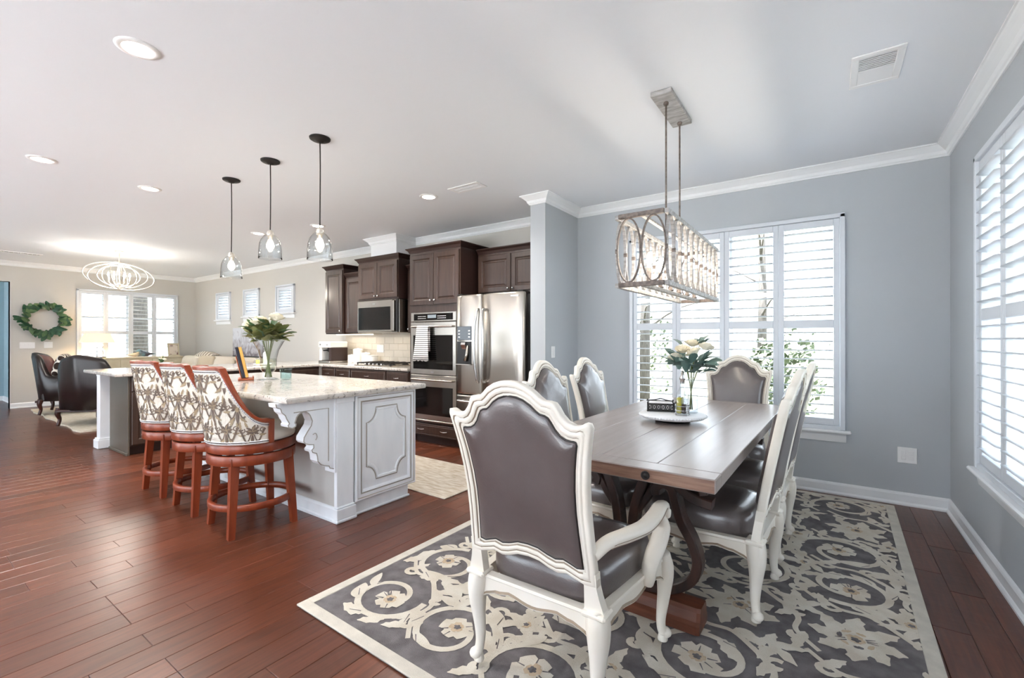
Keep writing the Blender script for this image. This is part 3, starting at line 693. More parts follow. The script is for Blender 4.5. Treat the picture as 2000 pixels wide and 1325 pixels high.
def scroll_field(bound, cell, rr, detail=True, sparse=False):
    F = Flat(bound); x0, x1, y0, y1 = bound
    nx, ny = max(1, round((x1-x0)/cell)), max(1, round((y1-y0)/cell))
    cxs, cys = (x1-x0)/nx, (y1-y0)/ny
    for i in range(nx):
        for j in range(ny):
            c = (x0+cxs*(i+.5)+(cxs*.5*(j % 2)-cxs*.25 if sparse else 0)+rr.uniform(-.1, .1)*cell, y0+cys*(j+.5)+rr.uniform(-.1, .1)*cell)
            hand = 1 if (i+j) % 2 else -1; ph = rr.choice((0, pi/2, pi, -pi/2))+rr.uniform(-.4, .4)
            if sparse:
                F.q = [q for q in F.q if q[1] < 900]
                for k in range(7):
                    a = pi/2+(k-3)*.5; L = cell*(.34-.035*abs(k-3))
                    F.leafq(L, cell*.055, (c[0], c[1]-cell*.02), a, 1, 0, bend=.35*(1 if k > 3 else -1), lobes=rr.choice((2, 3)))
                    if k % 2: F.leafq(L*.7, cell*.02, (c[0], c[1]), a, 3, 1, bend=.35*(1 if k > 3 else -1), lobes=2)
                for sg in (-1, 1):
                    q = [(c[0]+sg*cell*(.06+.42*t), c[1]-cell*.10-cell*.30*sin(4.4*t)*(1-.25*t)) for t in [kk/14 for kk in range(15)]]
                    A, B_ = ribbon(q, cell*.02, cell*.045); F.strip(A, B_, 1, 0)
                    for (ox, oy, r0) in ((.36, .06, .10), (.2, -.42, .09)):
                        cc = (c[0]+sg*cell*ox, c[1]+cell*oy)
                        q = [(cc[0]+cell*r0*(1-.75*t)*cos(6.6*t*sg+1), cc[1]+cell*r0*(1-.75*t)*sin(6.6*t*sg+1)) for t in [kk/13 for kk in range(14)]]
                        A, B_ = ribbon(q, cell*.018, cell*.028); F.strip(A, B_, 1, 0)
                    for (ox, oy, an, L) in ((.1, -.34, -pi/2+sg*.5, .3), (.25, -.1, -sg*.4+(0 if sg > 0 else pi), .26), (.4, .12, pi/2-sg*.5, .3), (.16, .2, pi/2-sg*.9, .24)):
                        F.leafq(cell*L, cell*.05, (c[0]+sg*cell*ox, c[1]+cell*oy), an, 1, rr.choice((0, 1, 1)), bend=.4*sg, lobes=3)
                F.leafq(cell*.5, cell*.06, (c[0], c[1]-cell*.1), -pi/2, 2, 0, bend=0, lobes=4)
                F.fan(place2(flower(rr, cell*.10, 6), (c[0], c[1]-cell*.05), 0), 3, 1); F.fan(place2(flower(rr, cell*.05, 5), (c[0], c[1]-cell*.05), 0), 5, 0)
                continue
            # spiral vine, or now and then a great open blossom
            big = rr.random() < .3
            R0 = cell*rr.uniform(.40, .50)
            sp = []
            for k in range(34):
                t = k/33; a = ph+hand*t*pi*rr.choice((2.3,)); q = R0*(1-.62*t)
                sp.append((c[0]+q*cos(a), c[1]+q*sin(a)*.92))
            if big:
                for k in range(8):
                    a = ph+2*pi*k/8; F.leafq(cell*rr.uniform(.26, .36), cell*.085, (c[0]+.06*cell*cos(a), c[1]+.06*cell*sin(a)), a, 1, 0, bend=.25*hand, lobes=3)
                F.fan(place2(flower(rr, cell*.20, 7), c, 0), 3, 0)
                for k in range(7):
                    a = ph+2*pi*(k+.5)/7; F.fan(place2([(x_*.5, y_) for x_, y_ in flower(rr, cell*.05, 4)], (c[0]+.12*cell*cos(a), c[1]+.12*cell*sin(a)), a), 5, k % 2+1)
            else:
                A, B_ = ribbon(sp, cell*.036, cell*.028); F.strip(A, B_, 0, 0)
            # inner bloom, off centre and lobed
            c0 = c; c = sp[-1] if not big else c
            c = ((c[0]+c0[0])/2, (c[1]+c0[1])/2)
            if not big: F.fan(place2(flower(rr, cell*rr.uniform(.17, .22), rr.choice((5, 6, 7))), c, 0), 3, 0)
            F.fan(place2(flower(rr, cell*.085, 5), c, 0), 5, 1); F.fan(place2(flower(rr, cell*.04, 5, 3), c, 0), 7, 2)
            for k in range(6):
                a = rr.uniform(0, 2*pi); A, B_ = ribbon([(c[0]+q*cell*cos(a), c[1]+q*cell*sin(a)) for q in (.08, .12, .16)], cell*.007, cell*.003); F.strip(A, B_, 5, 2)
            c = c0
            # leaves springing from the vine
            for k in (2, 5, 8, 12, 16) if not big else ():
                p = sp[k]; t = k/29; a = ph+hand*t*pi*2.5
                out = rr.choice((0, 0, 1))
                F.leafq(cell*rr.uniform(.2, .34), cell*rr.uniform(.05, .085), p, a+hand*(pi/2-.7+rr.uniform(-.3, .3))*(1 if not out else 1)+(0 if not out else -hand*1.0), 1, 0, bend=hand*.35, lobes=rr.choice((2, 3, 4)))
                if detail and k % 2 == 0:
                    aa = a+hand*(pi/2-.7); A, B_ = ribbon([(p[0]+q*cell*cos(aa), p[1]+q*cell*sin(aa)) for q in (.04, .1, .17)], cell*.005, cell*.003); F.strip(A, B_, 4, 2)
            # palmette in the corner of the cell
            pc = (c[0]+cxs*(.5+rr.uniform(-.08, .08)), c[1]+cys*(.5+rr.uniform(-.08, .08))); pa = rr.uniform(0, 2*pi)
            for k in range(5): F.leafq(cell*rr.uniform(.2, .3), cell*.055, pc, pa+2*pi*k/5+rr.uniform(-.3, .3), 1, 0, bend=.35*hand, lobes=rr.choice((2, 3)))
            F.fan(place2(flower(rr, cell*.13, 7), pc, 0), 3, 0)
            if detail:
                F.fan(place2(flower(rr, cell*.065, 6), pc, 0), 4, 1); F.fan(place2(flower(rr, cell*.03, 5, 3), pc, 0), 5, 2)
            # linking S vine and small curls
            for (dx, dy) in ((1, 0), (0, 1)):
                e_ = (c[0]+dx*cxs, c[1]+dy*cys); md = ((c[0]+e_[0])/2, (c[1]+e_[1])/2)
                q = cr([(c[0]+dx*cell*.3+dy*cell*.35, c[1]+dy*cell*.3+dx*cell*.35), (md[0]+dy*cell*.12, md[1]+dx*cell*.12), (md[0]-dy*cell*.12, md[1]-dx*cell*.12), (e_[0]-dx*cell*.3-dy*cell*.35, e_[1]-dy*cell*.3-dx*cell*.35)], 5)
                A, B_ = ribbon([(v.x, v.y) for v in q], cell*.028, cell*.022); F.strip(A, B_, 0, 0)
                for sg in (-1, 1):
                    cc = (md[0]+dy*cell*.2*sg, md[1]+dx*cell*.2*sg)
                    q = [(cc[0]+cell*.09*(1-.7*t)*cos(5.2*t*sg+dx), cc[1]+cell*.09*(1-.7*t)*sin(5.2*t*sg+dx)) for t in [k/11 for k in range(12)]]
                    A, B_ = ribbon(q, cell*.026, cell*.032); F.strip(A, B_, 1, 0)
                    F.leafq(cell*.22, cell*.055, cc, rr.uniform(0, 6.28), 1, 0, bend=.4*sg, lobes=3)
    return F

# ------------------------------------------------------------------ dining rug
RUG_A = R(-1.2)
rug = thing('area_rug', 'large dark grey area rug with cream floral scrolls under the dining table', 'rug', (-.83, 2.83, 0), RUG_A)
rw, rl = 1.205, 1.665
MB().box(-rw, rw, -rl, rl, .0005, .010, .003).build('rug_base', M['rug_base'], rug)
e = MB(); bw = .055
e.box(-rw, rw, -rl, -rl+bw, .004, .0125, .002); e.box(-rw, rw, rl-bw, rl, .004, .0125, .002); e.box(-rw, -rw+bw, -rl+bw, rl-bw, .004, .0125, .002); e.box(rw-bw, rw, -rl+bw, rl-bw, .004, .0125, .002)
e.build('rug_binding', M['rug_edge'], rug)
F = scroll_field((-rw+bw, rw-bw, -rl+bw, rl-bw), .47, random.Random(5))
F.mb(lambda x, y, l: (x, y, .0106+.00022*l)).build('raised_scrolls', [M['rug_cream'], M['rug_tan'], M['rug_base']], rug, kind='stuff', label='raised cream scrolls, leaves and blooms')

# ------------------------------------------------------------------ dining chairs
OUT = [(0, 1.115), (.03, 1.113), (.06, 1.104), (.09, 1.088), (.113, 1.068), (.127, 1.058), (.148, 1.057), (.166, 1.053), (.176, 1.040), (.188, 1.016), (.206, .996), (.228, .987), (.250, .989), (.266, .999), (.279, .997), (.284, .982),
       (.274, .935), (.262, .87), (.253, .79), (.249, .71), (.250, .63), (.253, .55), (.257, .455), (.215, .452), (.18, .462), (.15, .472), (.115, .464), (.085, .470), (.045, .486), (0, .490)]
INN = [(0, 1.062), (.025, 1.060), (.05, 1.052), (.075, 1.037), (.093, 1.020), (.107, 1.010), (.124, 1.007), (.136, 1.001), (.145, .988), (.158, .964), (.174, .946), (.192, .936), (.208, .933), (.220, .933), (.226, .931), (.228, .922),
       (.221, .89), (.212, .84), (.204, .77), (.201, .70), (.203, .63), (.207, .565), (.211, .506), (.190, .503), (.165, .512), (.14, .520), (.11, .513), (.08, .520), (.042, .534), (0, .537)]
def back_y(z, deep=.145):
    t = max(0, (z-.36)/.755); return -.258-deep*(t**1.12)+.006*sin(pi*t)
def make_chair(name, arms, sx, label):
    t = thing(name, label, 'chair')
    half = [(o, i) for o, i in zip(OUT, INN)]
    full = half + [((-o[0], o[1]), (-i[0], i[1])) for o, i in half[-2:0:-1]]
    prof = [(0, -.012, 0), (0, .010, 0), (.08, .017, 0), (.36, .020, 0), (.41, .0145, 1), (.46, .020, 0), (.74, .016, 0), (.79, .0095, 1), (.84, .013, 0), (1, .007, 0), (1, -.007, 1), (.84, -.013, 0), (.79, -.0095, 0), (.74, -.016, 1), (.46, -.020, 0), (.41, -.0145, 0), (.36, -.020, 1), (.08, -.017, 0)]
    mi = []
    for k in range(len(prof)):
        mi.append(0)
    mi[3] = 0; mi[4] = 1; mi[7] = 1; mi[12] = 1; mi[15] = 1
    rg = []
    for o, i in full:
        ring = []
        for (q, d, g) in prof:
            x = (o[0]+(i[0]-o[0])*q)*sx; z = o[1]+(i[1]-o[1])*q
            ring.append((x, back_y(z)+d, z))
        rg.append(ring)
    MB().rings(rg, mi, True, loop=True).build('back_frame', [M['chair_paint'], M['glaze']], t, fix=True)
    # padded back, front and rear faces
    pb = MB(); cen = (0, .765); inn = [i for o, i in full]; lv = [(1.02, .0), (.985, .45), (.93, .8), (.8, .95), (.5, 1.0), (.2, 1.0)]
    for sgn, th in ((1, .038), (-1, .020)):
        rr = []
        for s_, hgt in lv:
            rr.append([((cen[0]+(x-cen[0])*s_)*sx, back_y(cen[1]+(z-cen[1])*s_)+sgn*(.004+th*hgt), cen[1]+(z-cen[1])*s_) for x, z in inn])
        pb.rings(rr, 0, True, cap1=True)
    pb.build('back_cushion', M['leather'], t, fix=True)
    wl = [((x*.995)*sx, back_y(z)+d, z) for d in (.009,) for x, z in inn]
    MB().tube(wl, .0042, 5, closed=True).tube([((x*.995)*sx, back_y(z)-.009, z) for x, z in inn], .0042, 5, closed=True).build('welt', M['welt'], t)
    # seat
    rx, fx, ry, fy = .232*sx, .288*sx, -.235, .275
    def seat_pt(a, s_, z):
        ex = 5.0; ca, sa = cos(a), sin(a)
        u = (abs(ca)**(2/ex))*(1 if ca > 0 else -1); v = (abs(sa)**(2/ex))*(1 if sa > 0 else -1)
        y = (ry+fy)/2+v*(fy-ry)/2*s_; hw = rx+(fx-rx)*((v+1)/2)
        return (u*hw*s_, y+.012*(1-u*u)*(v > 0)*s_, z)
    rings = [[seat_pt(2*pi*k/40, s_, z) for k in range(40)] for s_, z in ((.99, .352), (1.0, .375), (1.0, .415), (.975, .443), (.9, .462), (.7, .474), (.4, .479), (.1, .48))]
    MB().rings(rings, 0, True, cap0=True, cap1=True).build('seat_cushion', M['leather'], t, fix=True)
    # serpentine aprons
    def apron(a, b_, nrm):
        A, B_ = Vector(a), Vector(b_); L = (B_-A).length; d = (B_-A)/L; nv = Vector(nrm)
        n = 24; bot = []
        for k in range(n+1):
            q = k/n; w_ = abs(q-.5)*2
            z = .302-.028*(w_**3)-.010*cos(4*pi*q)*(1-w_**4)-.02*max(0, 1-abs(w_-.55)/.12)*.35
            if w_ > .86: z -= .02*((w_-.86)/.14)
            bot.append(z)
        rr = []
        for k in range(n+1):
            p = A+d*L*k/n
            rr.append([tuple(p)+(0,) if False else (p.x-nv.x*.016, p.y-nv.y*.016, bot[k]), (p.x+nv.x*.014, p.y+nv.y*.014, bot[k]), (p.x+nv.x*.018, p.y+nv.y*.018, bot[k]+.006), (p.x+nv.x*.013, p.y+nv.y*.013, bot[k]+.013), (p.x+nv.x*.013, p.y+nv.y*.013, .346), (p.x+nv.x*.019, p.y+nv.y*.019, .352), (p.x+nv.x*.017, p.y+nv.y*.017, .362), (p.x-nv.x*.016, p.y-nv.y*.016, .362)])
        MB().rings(rr, [0, 0, 1, 0, 0, 0, 0, 0], False, cap0=True, cap1=True).build('apron', [M['chair_paint'], M['glaze']], t, fix=True)
    lx, ly = .243*sx, -.252; gx, gy = .297*sx, .262
    apron((-lx, ly), (lx, ly), (0, -1)); apron((-gx, gy), (gx, gy), (0, 1))
    for s_ in (-1, 1):
        nx = Vector((gy-ly, -(gx-lx)*1.0)).normalized()
        apron((s_*lx, ly), (s_*gx, gy), (s_*nx.x, nx.y))
    # cabriole legs with scroll feet
    for s_ in (-1, 1):
        for (x0, y0, dy) in ((lx, ly, -1), (gx, gy, 1)):
            o = .7071
            def P(off, z): return (s_*(x0+off*o), y0+dy*off*o, z)
            if dy > 0: pr = [(.0, .372, .034), (.004, .35, .036), (.012, .315, .038), (.016, .27, .034), (.012, .21, .027), (.004, .15, .0225), (-.002, .10, .019), (.0, .065, .018), (.008, .045, .020)]
            else: pr = [(.0, .372, .038), (.003, .35, .040), (.009, .315, .041), (.012, .27, .037), (.008, .21, .029), (.002, .15, .0235), (.0, .10, .0195), (.004, .065, .018), (.010, .045, .020)]
            path = cr([P(a, z) for a, z, r in pr], 4); rad = [v.x for v in cr([(r, 0, 0) for a, z, r in pr], 4)]
            lg = MB().tube(path, rad, 8, a0=pi/8, smooth=True)
            q = P(.018, .042); n = 10
            lg.lathe([(.001, -.021), (.013, -.018), (.022, -.009), (.025, 0), (.022, .010), (.012, .019), (.001, .022)], 12, q)
            q = P(.006, 0); lg.lathe([(.019, .0125), (.021, .018), (.018, .034), (.015, .045)], 12, q)
            lo = lg.build('leg', M['chair_paint'], t, fix=True)
            # cap moulding
            if dy < 0:
                MB().box(s_*x0-.043, s_*x0+.043, y0-.040, y0+.036, .352, .372, .007).build('leg_cap', M['chair_paint'], lo)
                rg = []
                for z, fx_ in ((.365, 0), (.385, .25), (.42, .7), (.455, 1), (.50, 1)):
                    yy = back_y(z); cx = s_*(x0+(.234*sx-x0)*fx_); hw = .035-.013*fx_
                    rg.append([(cx-hw, yy-.017, z), (cx+hw, yy-.017, z), (cx+hw, yy+.018, z), (cx-hw, yy+.018, z)])
                MB().rings(rg, 0, False, cap0=True, cap1=True).build('rear_post', M['chair_paint'], t, fix=True)
    if arms:
        for s_ in (-1, 1):
            pth = cr([(s_*.240, back_y(.56)+.01, .552), (s_*.262, -.215, .578), (s_*.288, -.12, .574), (s_*.310, .0, .566), (s_*.322, .08, .580), (s_*.326, .145, .600), (s_*.325, .185, .594), (s_*.324, .196, .570), (s_*.324, .180, .554)], 6)
            K = len(pth); rad = [.022+.010*sin(pi*min(1, i/K*1.3)) if i < K*.72 else .028-.010*((i/K-.72)/.28) for i in range(K)]
            ao = MB().tube(pth, rad, 12, asp=.80).build('arm', M['chair_paint'], t, fix=True)
            for z_ in (-.004, -.017):
                MB().tube([(p.x+s_*(rad[i]*.97 if z_ > -.01 else rad[i]*.66), p.y, p.z+z_) for i, p in enumerate(pth) if .12*K < i < .66*K], .0022, 4).build('carved_line', M['glaze'], ao)
            MB().lathe([(0, -.034), (.016, -.032), (.021, -.026), (.021, .026), (.016, .032), (0, .034)], 14).xf(Matrix.Translation((s_*.324, .178, .572)) @ Matrix.Rotation(R(90), 4, 'Y')).build('arm_scroll', M['chair_paint'], t, fix=True)
            sp = cr([(s_*.320, .135, .575), (s_*.327, .160, .545), (s_*.329, .168, .515), (s_*.322, .148, .470), (s_*.313, .115, .43), (s_*.306, .088, .39), (s_*.300, .085, .345), (s_*.296, .088, .32)], 4)
            K = len(sp); rad = [.022+.012*sin(pi*i/(K-1)) for i in range(K)]
            MB().tube(sp, rad, 10, asp=.85).build('arm_support', M['chair_paint'], t, fix=True)
    return t
hc = make_chair('dining_armchair', True, 1.0, 'cream armchair with dark leather back, nearest the camera at the table end')
hc.location = (-.862, 1.63, .0160); hc.rotation_euler = (0, 0, R(0)); hc['group'] = 'cream and leather dining chairs'
sc0 = make_chair('dining_chair', False, .93, '')
spots = [(-.500, 2.50, R(86), 'cream side chair right of the table, nearer the camera, seen from its side'), (-.475, 3.175, R(87), 'cream side chair right of the table, farther one by the right wall'),
         (-1.13, 2.55, R(-90), 'cream side chair left of the table, nearer the camera, silver-lit leather back'), (-1.14, 3.185, R(-90), 'cream side chair left of the table, nearer the window'),
         (-.635, 3.98, R(181), 'cream side chair at the far table end before the window')]
for i, (x, y, a, lb) in enumerate(spots):
    o = sc0 if i == 0 else copy_tree(sc0)
    o.location = (x, y, .0160); o.rotation_euler = (0, 0, a); o['label'] = lb; o['group'] = 'cream and leather dining chairs'

# ------------------------------------------------------------------ dining table
TA = R(-1.3)
tb = thing('dining_table', 'long weathered plank dining table on dark scrolled trestle legs', 'table', (-.772, 2.845, .0160), TA)
TW, TL, TZ, TT = .475, 1.125, .758, .052
bwid = 2*TW/4
for k in range(4):
    x0 = -TW+k*bwid
    MB().box(x0+.0008, x0+bwid-.0008, -TL+.1005, TL-.1005, TZ-TT, TZ, .0025).build('table_board', M['table_top'], tb)
for s_ in (-1, 1):
    o = MB().box(-TW, TW, s_*(TL-.05)-.0495, s_*(TL-.05)+.0495, TZ-TT, TZ, .004)
    for k, f in enumerate(o.f):
        ys = [o.v[i][1] for i in f]
        if max(ys)-min(ys) < 1e-6 and abs(ys[0]-s_*TL) < .001: o.m[k] = 1
    e_ = o.build('breadboard_end', [M['table_top'], M['table_end']], tb)
    for q in (-.225, .225):
        b_ = MB().lathe([(.017, 0), (.017, .004), (.012, .005), (.011, .003), (.009, .003), (.008, .006), (0, .008)], 14)
        b_.xf(Matrix.Translation((q, s_*TL, TZ-TT/2)) @ Matrix.Rotation(R(90)*(1 if s_ < 0 else -1), 4, 'X')).build('bolt', M['iron'], e_)
for s_ in (-1, 1):
    py = s_*.745
    ft = MB()
    prof = [(-.075, 0), (.075, 0), (.075, .035), (.062, .048), (.055, .085), (.045, .1), (-.045, .1), (-.055, .085), (-.062, .048), (-.075, .035)]
    rg = [[(x, py+a*f, z) for a, z in prof] for x, f in ((-.345, .9), (-.33, 1), (.33, 1), (.345, .9))]
    ft.rings(rg, 0, False, cap0=True, cap1=True).build('trestle_foot', M['table_foot'], tb, fix=True)
    def cv(pts, w_=.021, th=.034):
        for m_ in (1, -1):
            p = cr([(m_*x, py, z) for x, z in pts], 5)
            MB().bar(p, w_, th, (0, 1, 0), c=.005, smooth=False).build('scroll', M['table_base'], tb, fix=True)
    cv([(0.01, .118), (.12, .118), (.22, .14), (.30, .20), (.325, .28), (.30, .37), (.255, .45), (.232, .53), (.215, .585), (.175, .60), (.145, .575), (.15, .545)])
    cv([(.215, .704), (.215, .66), (.235, .615), (.28, .575), (.335, .553), (.385, .545)])
    cv([(.028, .118), (.030, .22), (.034, .36), (.05, .48), (.09, .60), (.12, .66), (.15, .70)], .022)
    cv([(.03, .42), (.10, .52), (.17, .62), (.25, .66), (.33, .63), (.35, .58)], .018, .026)
    rgp = [(.30+.045*cos(2*pi*k/18), py, .655+.045*sin(2*pi*k/18)) for k in range(18)]
    for m_ in (1, -1): MB().bar([(m_*a, b_, c_) for a, b_, c_ in rgp], .010, .022, (0, 1, 0), closed=True).build('scroll_ring', M['table_base'], tb, fix=True)
    MB().box(-.40, .40, py-.045, py+.045, TZ-TT-.045, TZ-TT-.0005, .006).build('trestle_head', M['table_base'], tb)
MB().box(-.035, .035, -.695, .695, .61, .655, .006).build('stretcher', M['table_base'], tb)

# ------------------------------------------------------------------ lazy susan and what stands on it
TOPZ = .0160+TZ
ls = thing('lazy_susan', 'round whitewashed lazy susan with a beaded rim on the dining table', 'lazy susan', (-.775, 2.82, TOPZ+.0005))
MB().lathe([(.10, 0), (.10, .018), (.092, .022), (.0, .022)], 28).build('turntable_base', M['black'], ls)
MB().lathe([(.09, .0222), (.180, .0225), (.190, .030), (.192, .040), (.186, .0455), (.0, .046)], 40).build('tray', M['isl'], ls)
bd = MB().lathe([(.0005, -.005), (.004, -.003), (.005, 0), (.004, .003), (.0005, .005)], 6).mesh('bead', M['isl'])
for k in range(72): inst(bd, 'bead', ls, (.192*cos(2*pi*k/72), .192*sin(2*pi*k/72), .036))
LZ = TOPZ+.0005+.0465
nb = thing('napkin_tray', 'dark filigree metal napkin tray on the lazy susan', 'napkin tray', (-.87, 2.90, LZ), R(18))
a, b_, h_ = .078, .078, .048
MB().box(-a, a, -b_, b_, .004, .007).build('tray_floor', M['iron'], nb)
for s_ in (-1, 1):
    for ax in (0, 1):
        sd = MB()
        if ax: P = lambda u, z: (u, s_*b_, z)
        else: P = lambda u, z: (s_*a, u, z)
        for z in (.008, h_): sd.tube([P(-a, z), P(a, z)], .0035, 5)
        for k in range(6):
            c = -a+2*a*(k+.5)/6
            sd.tube([P(c+.012*cos(q)*1.25, .028+.016*sin(q)) for q in [2*pi*i/12 for i in range(12)]], .002, 4, closed=True)
            sd.tube([P(c-.013, .010), P(c, .028), P(c+.013, .046)], .0016, 4); sd.tube([P(c+.013, .010), P(c, .028), P(c-.013, .046)], .0016, 4)
        sd.build('filigree_side', M['iron'], nb)
for s_ in (-1, 1):
    for q in (-1, 1): MB().lathe([(.004, 0), (.006, .004), (.004, .008), (.004, .052), (.006, .055), (0, .059)], 8, (s_*a, q*b_, 0)).build('corner_post', M['iron'], nb)
MB().tube(cr([(-a-.008, 0, .058), (-.03, 0, .064), (0, .004, .072), (.03, 0, .064), (a, .0, .058)], 4), .003, 6).build('napkin_bar', M['iron'], nb)
np_ = MB()
for k in range(8): np_.box(-.07+.001*(k % 3), .07, -.07, .07-.001*(k % 2), .0075+k*.005, .0122+k*.005)
o = np_.build('paper_napkins', M['paper']); o.location = (-.87, 2.90, LZ); o.rotation_euler = (0, 0, R(18)); tag(o, 'stack of white paper napkins in the filigree tray', 'napkins')

def bottle_prof(h, r, neck, zs=.55): return [(0, .002), (r*.9, 0), (r, .006), (r, h*zs), (r*.92, h*(zs+.08)), (neck*1.25, h*.80), (neck, h*.86), (neck, h*.98), (neck*1.2, h)]
cz = thing('oil_cruet', 'square glass oil and vinegar bottle in a wire caddy on the lazy susan', 'cruet', (-.705, 2.775, LZ))
g = MB(); sec = lambda r, z: [(r*max(-.72, min(.72, 1.0*cos(q)))*1.1, r*max(-.72, min(.72, sin(q)))*1.1, z) for q in [2*pi*i/24+.13 for i in range(24)]]
g.rings([sec(.036, .008), sec(.037, .014), sec(.037, .115), sec(.034, .132), sec(.02, .155), sec(.014, .17), sec(.0135, .205), sec(.016, .21)], 0, True, cap0=True).build('bottle', M['vglass'], cz)
sl = lambda x0, x1, z0, z1: MB().box(x0, x1, -.027, .027, z0, z1, .004)
sl(-.027, .001, .011, .105).build('oil', M['oil'], cz); sl(.002, .027, .011, .07).build('vinegar', M['vinegar'], cz)
MB().lathe([(.011, .185), (.0125, .205), (.017, .212), (.017, .22), (.010, .232), (.0075, .26), (0, .262)], 14).build('pourer', M['chrome'], cz)
cd = MB()
for z in (.006, .03, .055): cd.tube([(.042*cos(q)*.98, .042*sin(q)*.98, z) for q in [2*pi*i/20 for i in range(20)]], .002, 5, closed=True)
for k in range(4): cd.tube([(.042*cos(pi/4+k*pi/2), .042*sin(pi/4+k*pi/2), z) for z in (.0, .06)], .002, 5)
cd.build('wire_caddy', M['chrome'], cz)
sk = thing('salt_grinder', 'small steel-topped salt grinder behind the napkin tray', 'grinder', (-.775, 2.96, LZ))
MB().box(-.02, .02, -.02, .02, 0, .04, .004).build('jar', M['white_gl'], sk); MB().box(-.019, .019, -.019, .019, .041, .075, .004).build('grinder_head', M['steel'], sk)

# ------------------------------------------------------------------ flowers
def leaf3(L, W, n=5, curl=.25):
    mb = MB(); rg = []
    for i in range(n+1):
        t = i/n; w_ = W*sin(pi*min(.97, t*.9+.05))**.75; z = curl*L*sin(t*pi*.6)-curl*L*.3*t
        rg.append([(L*t, -w_, z+.18*w_), (L*t, 0, z-.05*w_), (L*t, w_, z+.18*w_)])
    return mb.rings(rg, 0, True, closed_u=False)
def rose_mesh(r, m, rr):
    mb = MB()
    for ring, (n, rad, h0, h1, op) in enumerate(((3, .28, .5, 1.15, .05), (5, .52, .3, 1.1, .18), (6, .74, .1, .92, .38), (6, .9, 0, .68, .62))):
        for k in range(n):
            a = 2*pi*k/n+ring*.5+rr.uniform(-.15, .15); wd = 1.5*pi/n; rg = []
            for i in range(4):
                t = i/3; row = []
                for j in range(5):
                    q = (j/4-.5)*2*wd*(.75+.35*sin(pi*min(1, t*.9+.1)))
                    rd = r*rad*(.35+.65*sin(t*pi*.5))+r*op*.45*t*t; zz = r*(h0+(h1-h0)*t-.18*(j/2-1)**2*t)
                    row.append((rd*cos(a+q), rd*sin(a+q), zz))
                rg.append(row)
            mb.rings(rg, 0, True, closed_u=False)
    mb.lathe([(0, -.1*r), (r*.5, .05*r), (r*.4, .4*r), (0, .5*r)], 10)
    return mb.mesh('rose', m)
def bouquet(root, base_z, roses, leaf_m, leaf_L, nleaf, rr, spread, hgt, stem_r=.05, nst=8, tilt=(10, 60)):
    """roses: list of (x,y,z,r)"""
    lm = leaf3(leaf_L, leaf_L*.26).mesh('leaf', leaf_m)
    lm2 = leaf3(leaf_L*.75, leaf_L*.24, curl=.35).mesh('leaf', leaf_m)
    for (x, y, z, r_) in roses:
        inst(rose_mesh(r_, M['rose'], rr), 'rose', root, (x, y, z-r_*.4), (rr.uniform(-.4, .4)-y*2.5, rr.uniform(-.3, .3)+x*2.5, rr.uniform(0, 6)))
    for k in range(nleaf):
        a = rr.uniform(0, 2*pi); q = spread*sqrt(rr.uniform(.02, 1)); z = base_z+hgt*rr.uniform(0, 1)*(1-.5*q/spread)
        el = R(rr.uniform(-15, tilt[1]))
        inst(rr.choice((lm, lm2)), 'leaf', root, (q*cos(a)*.6, q*sin(a)*.6, z), (rr.uniform(-.6, .6), -el, a+rr.uniform(-.7, .7)))
    for k in range(nst):
        a = 2*pi*k/nst; e_ = rr.uniform(.3, .8)*spread
        MB().tube(cr([(stem_r*.7*cos(a+2), stem_r*.7*sin(a+2), .02), (stem_r*.25*cos(a), stem_r*.25*sin(a), base_z*.6), (e_*.5*cos(a), e_*.5*sin(a), base_z+hgt*.4)], 4), .0032, 5).build('flower_stem', M['stem'], root)
rr = random.Random(21)
v = thing('flower_vase', 'clear bottle vase of ivory roses and blue-green leaves on the lazy susan', 'vase', (-.685, 2.895, LZ))
MB().lathe([(0, .001), (.036, .0), (.040, .006), (.040, .12), (.036, .145), (.020, .185), (.018, .215), (.024, .235)], 24).build('glass', M['vglass'], v)
bouquet(v, .245, [(-.035, -.05, .385, .040), (.035, -.055, .37, .042), (.085, -.005, .40, .038), (-.085, -.03, .335, .036), (.0, .02, .42, .040)], M['leaf_b'], .105, 34, rr, .17, .13, .012, 5)
for k, (a, z) in enumerate(((.3, .44), (.9, .45), (-.3, .43), (1.6, .44), (2.3, .43), (-1.0, .42))):
    inst(leaf3(.085, .018).mesh('leaf', M['leaf_b']), 'leaf', v, (.05, .03, z-.02), (0, -.35, a))
MB().tube(cr([(0, 0, .24), (.02, .015, .34), (.05, .03, .43)], 4), .003, 5).build('flower_stem', M['stem'], v)
for (a, z, q) in ((3.0, .33, -.05), (2.6, .40, -.04), (3.5, .30, -.05), (-.2, .30, .05), (.1, .27, .05)):
    inst(leaf3(.105, .02).mesh('leaf', M['leaf_b']), 'leaf', v, (q, -.01, z), (0, -.3, a))
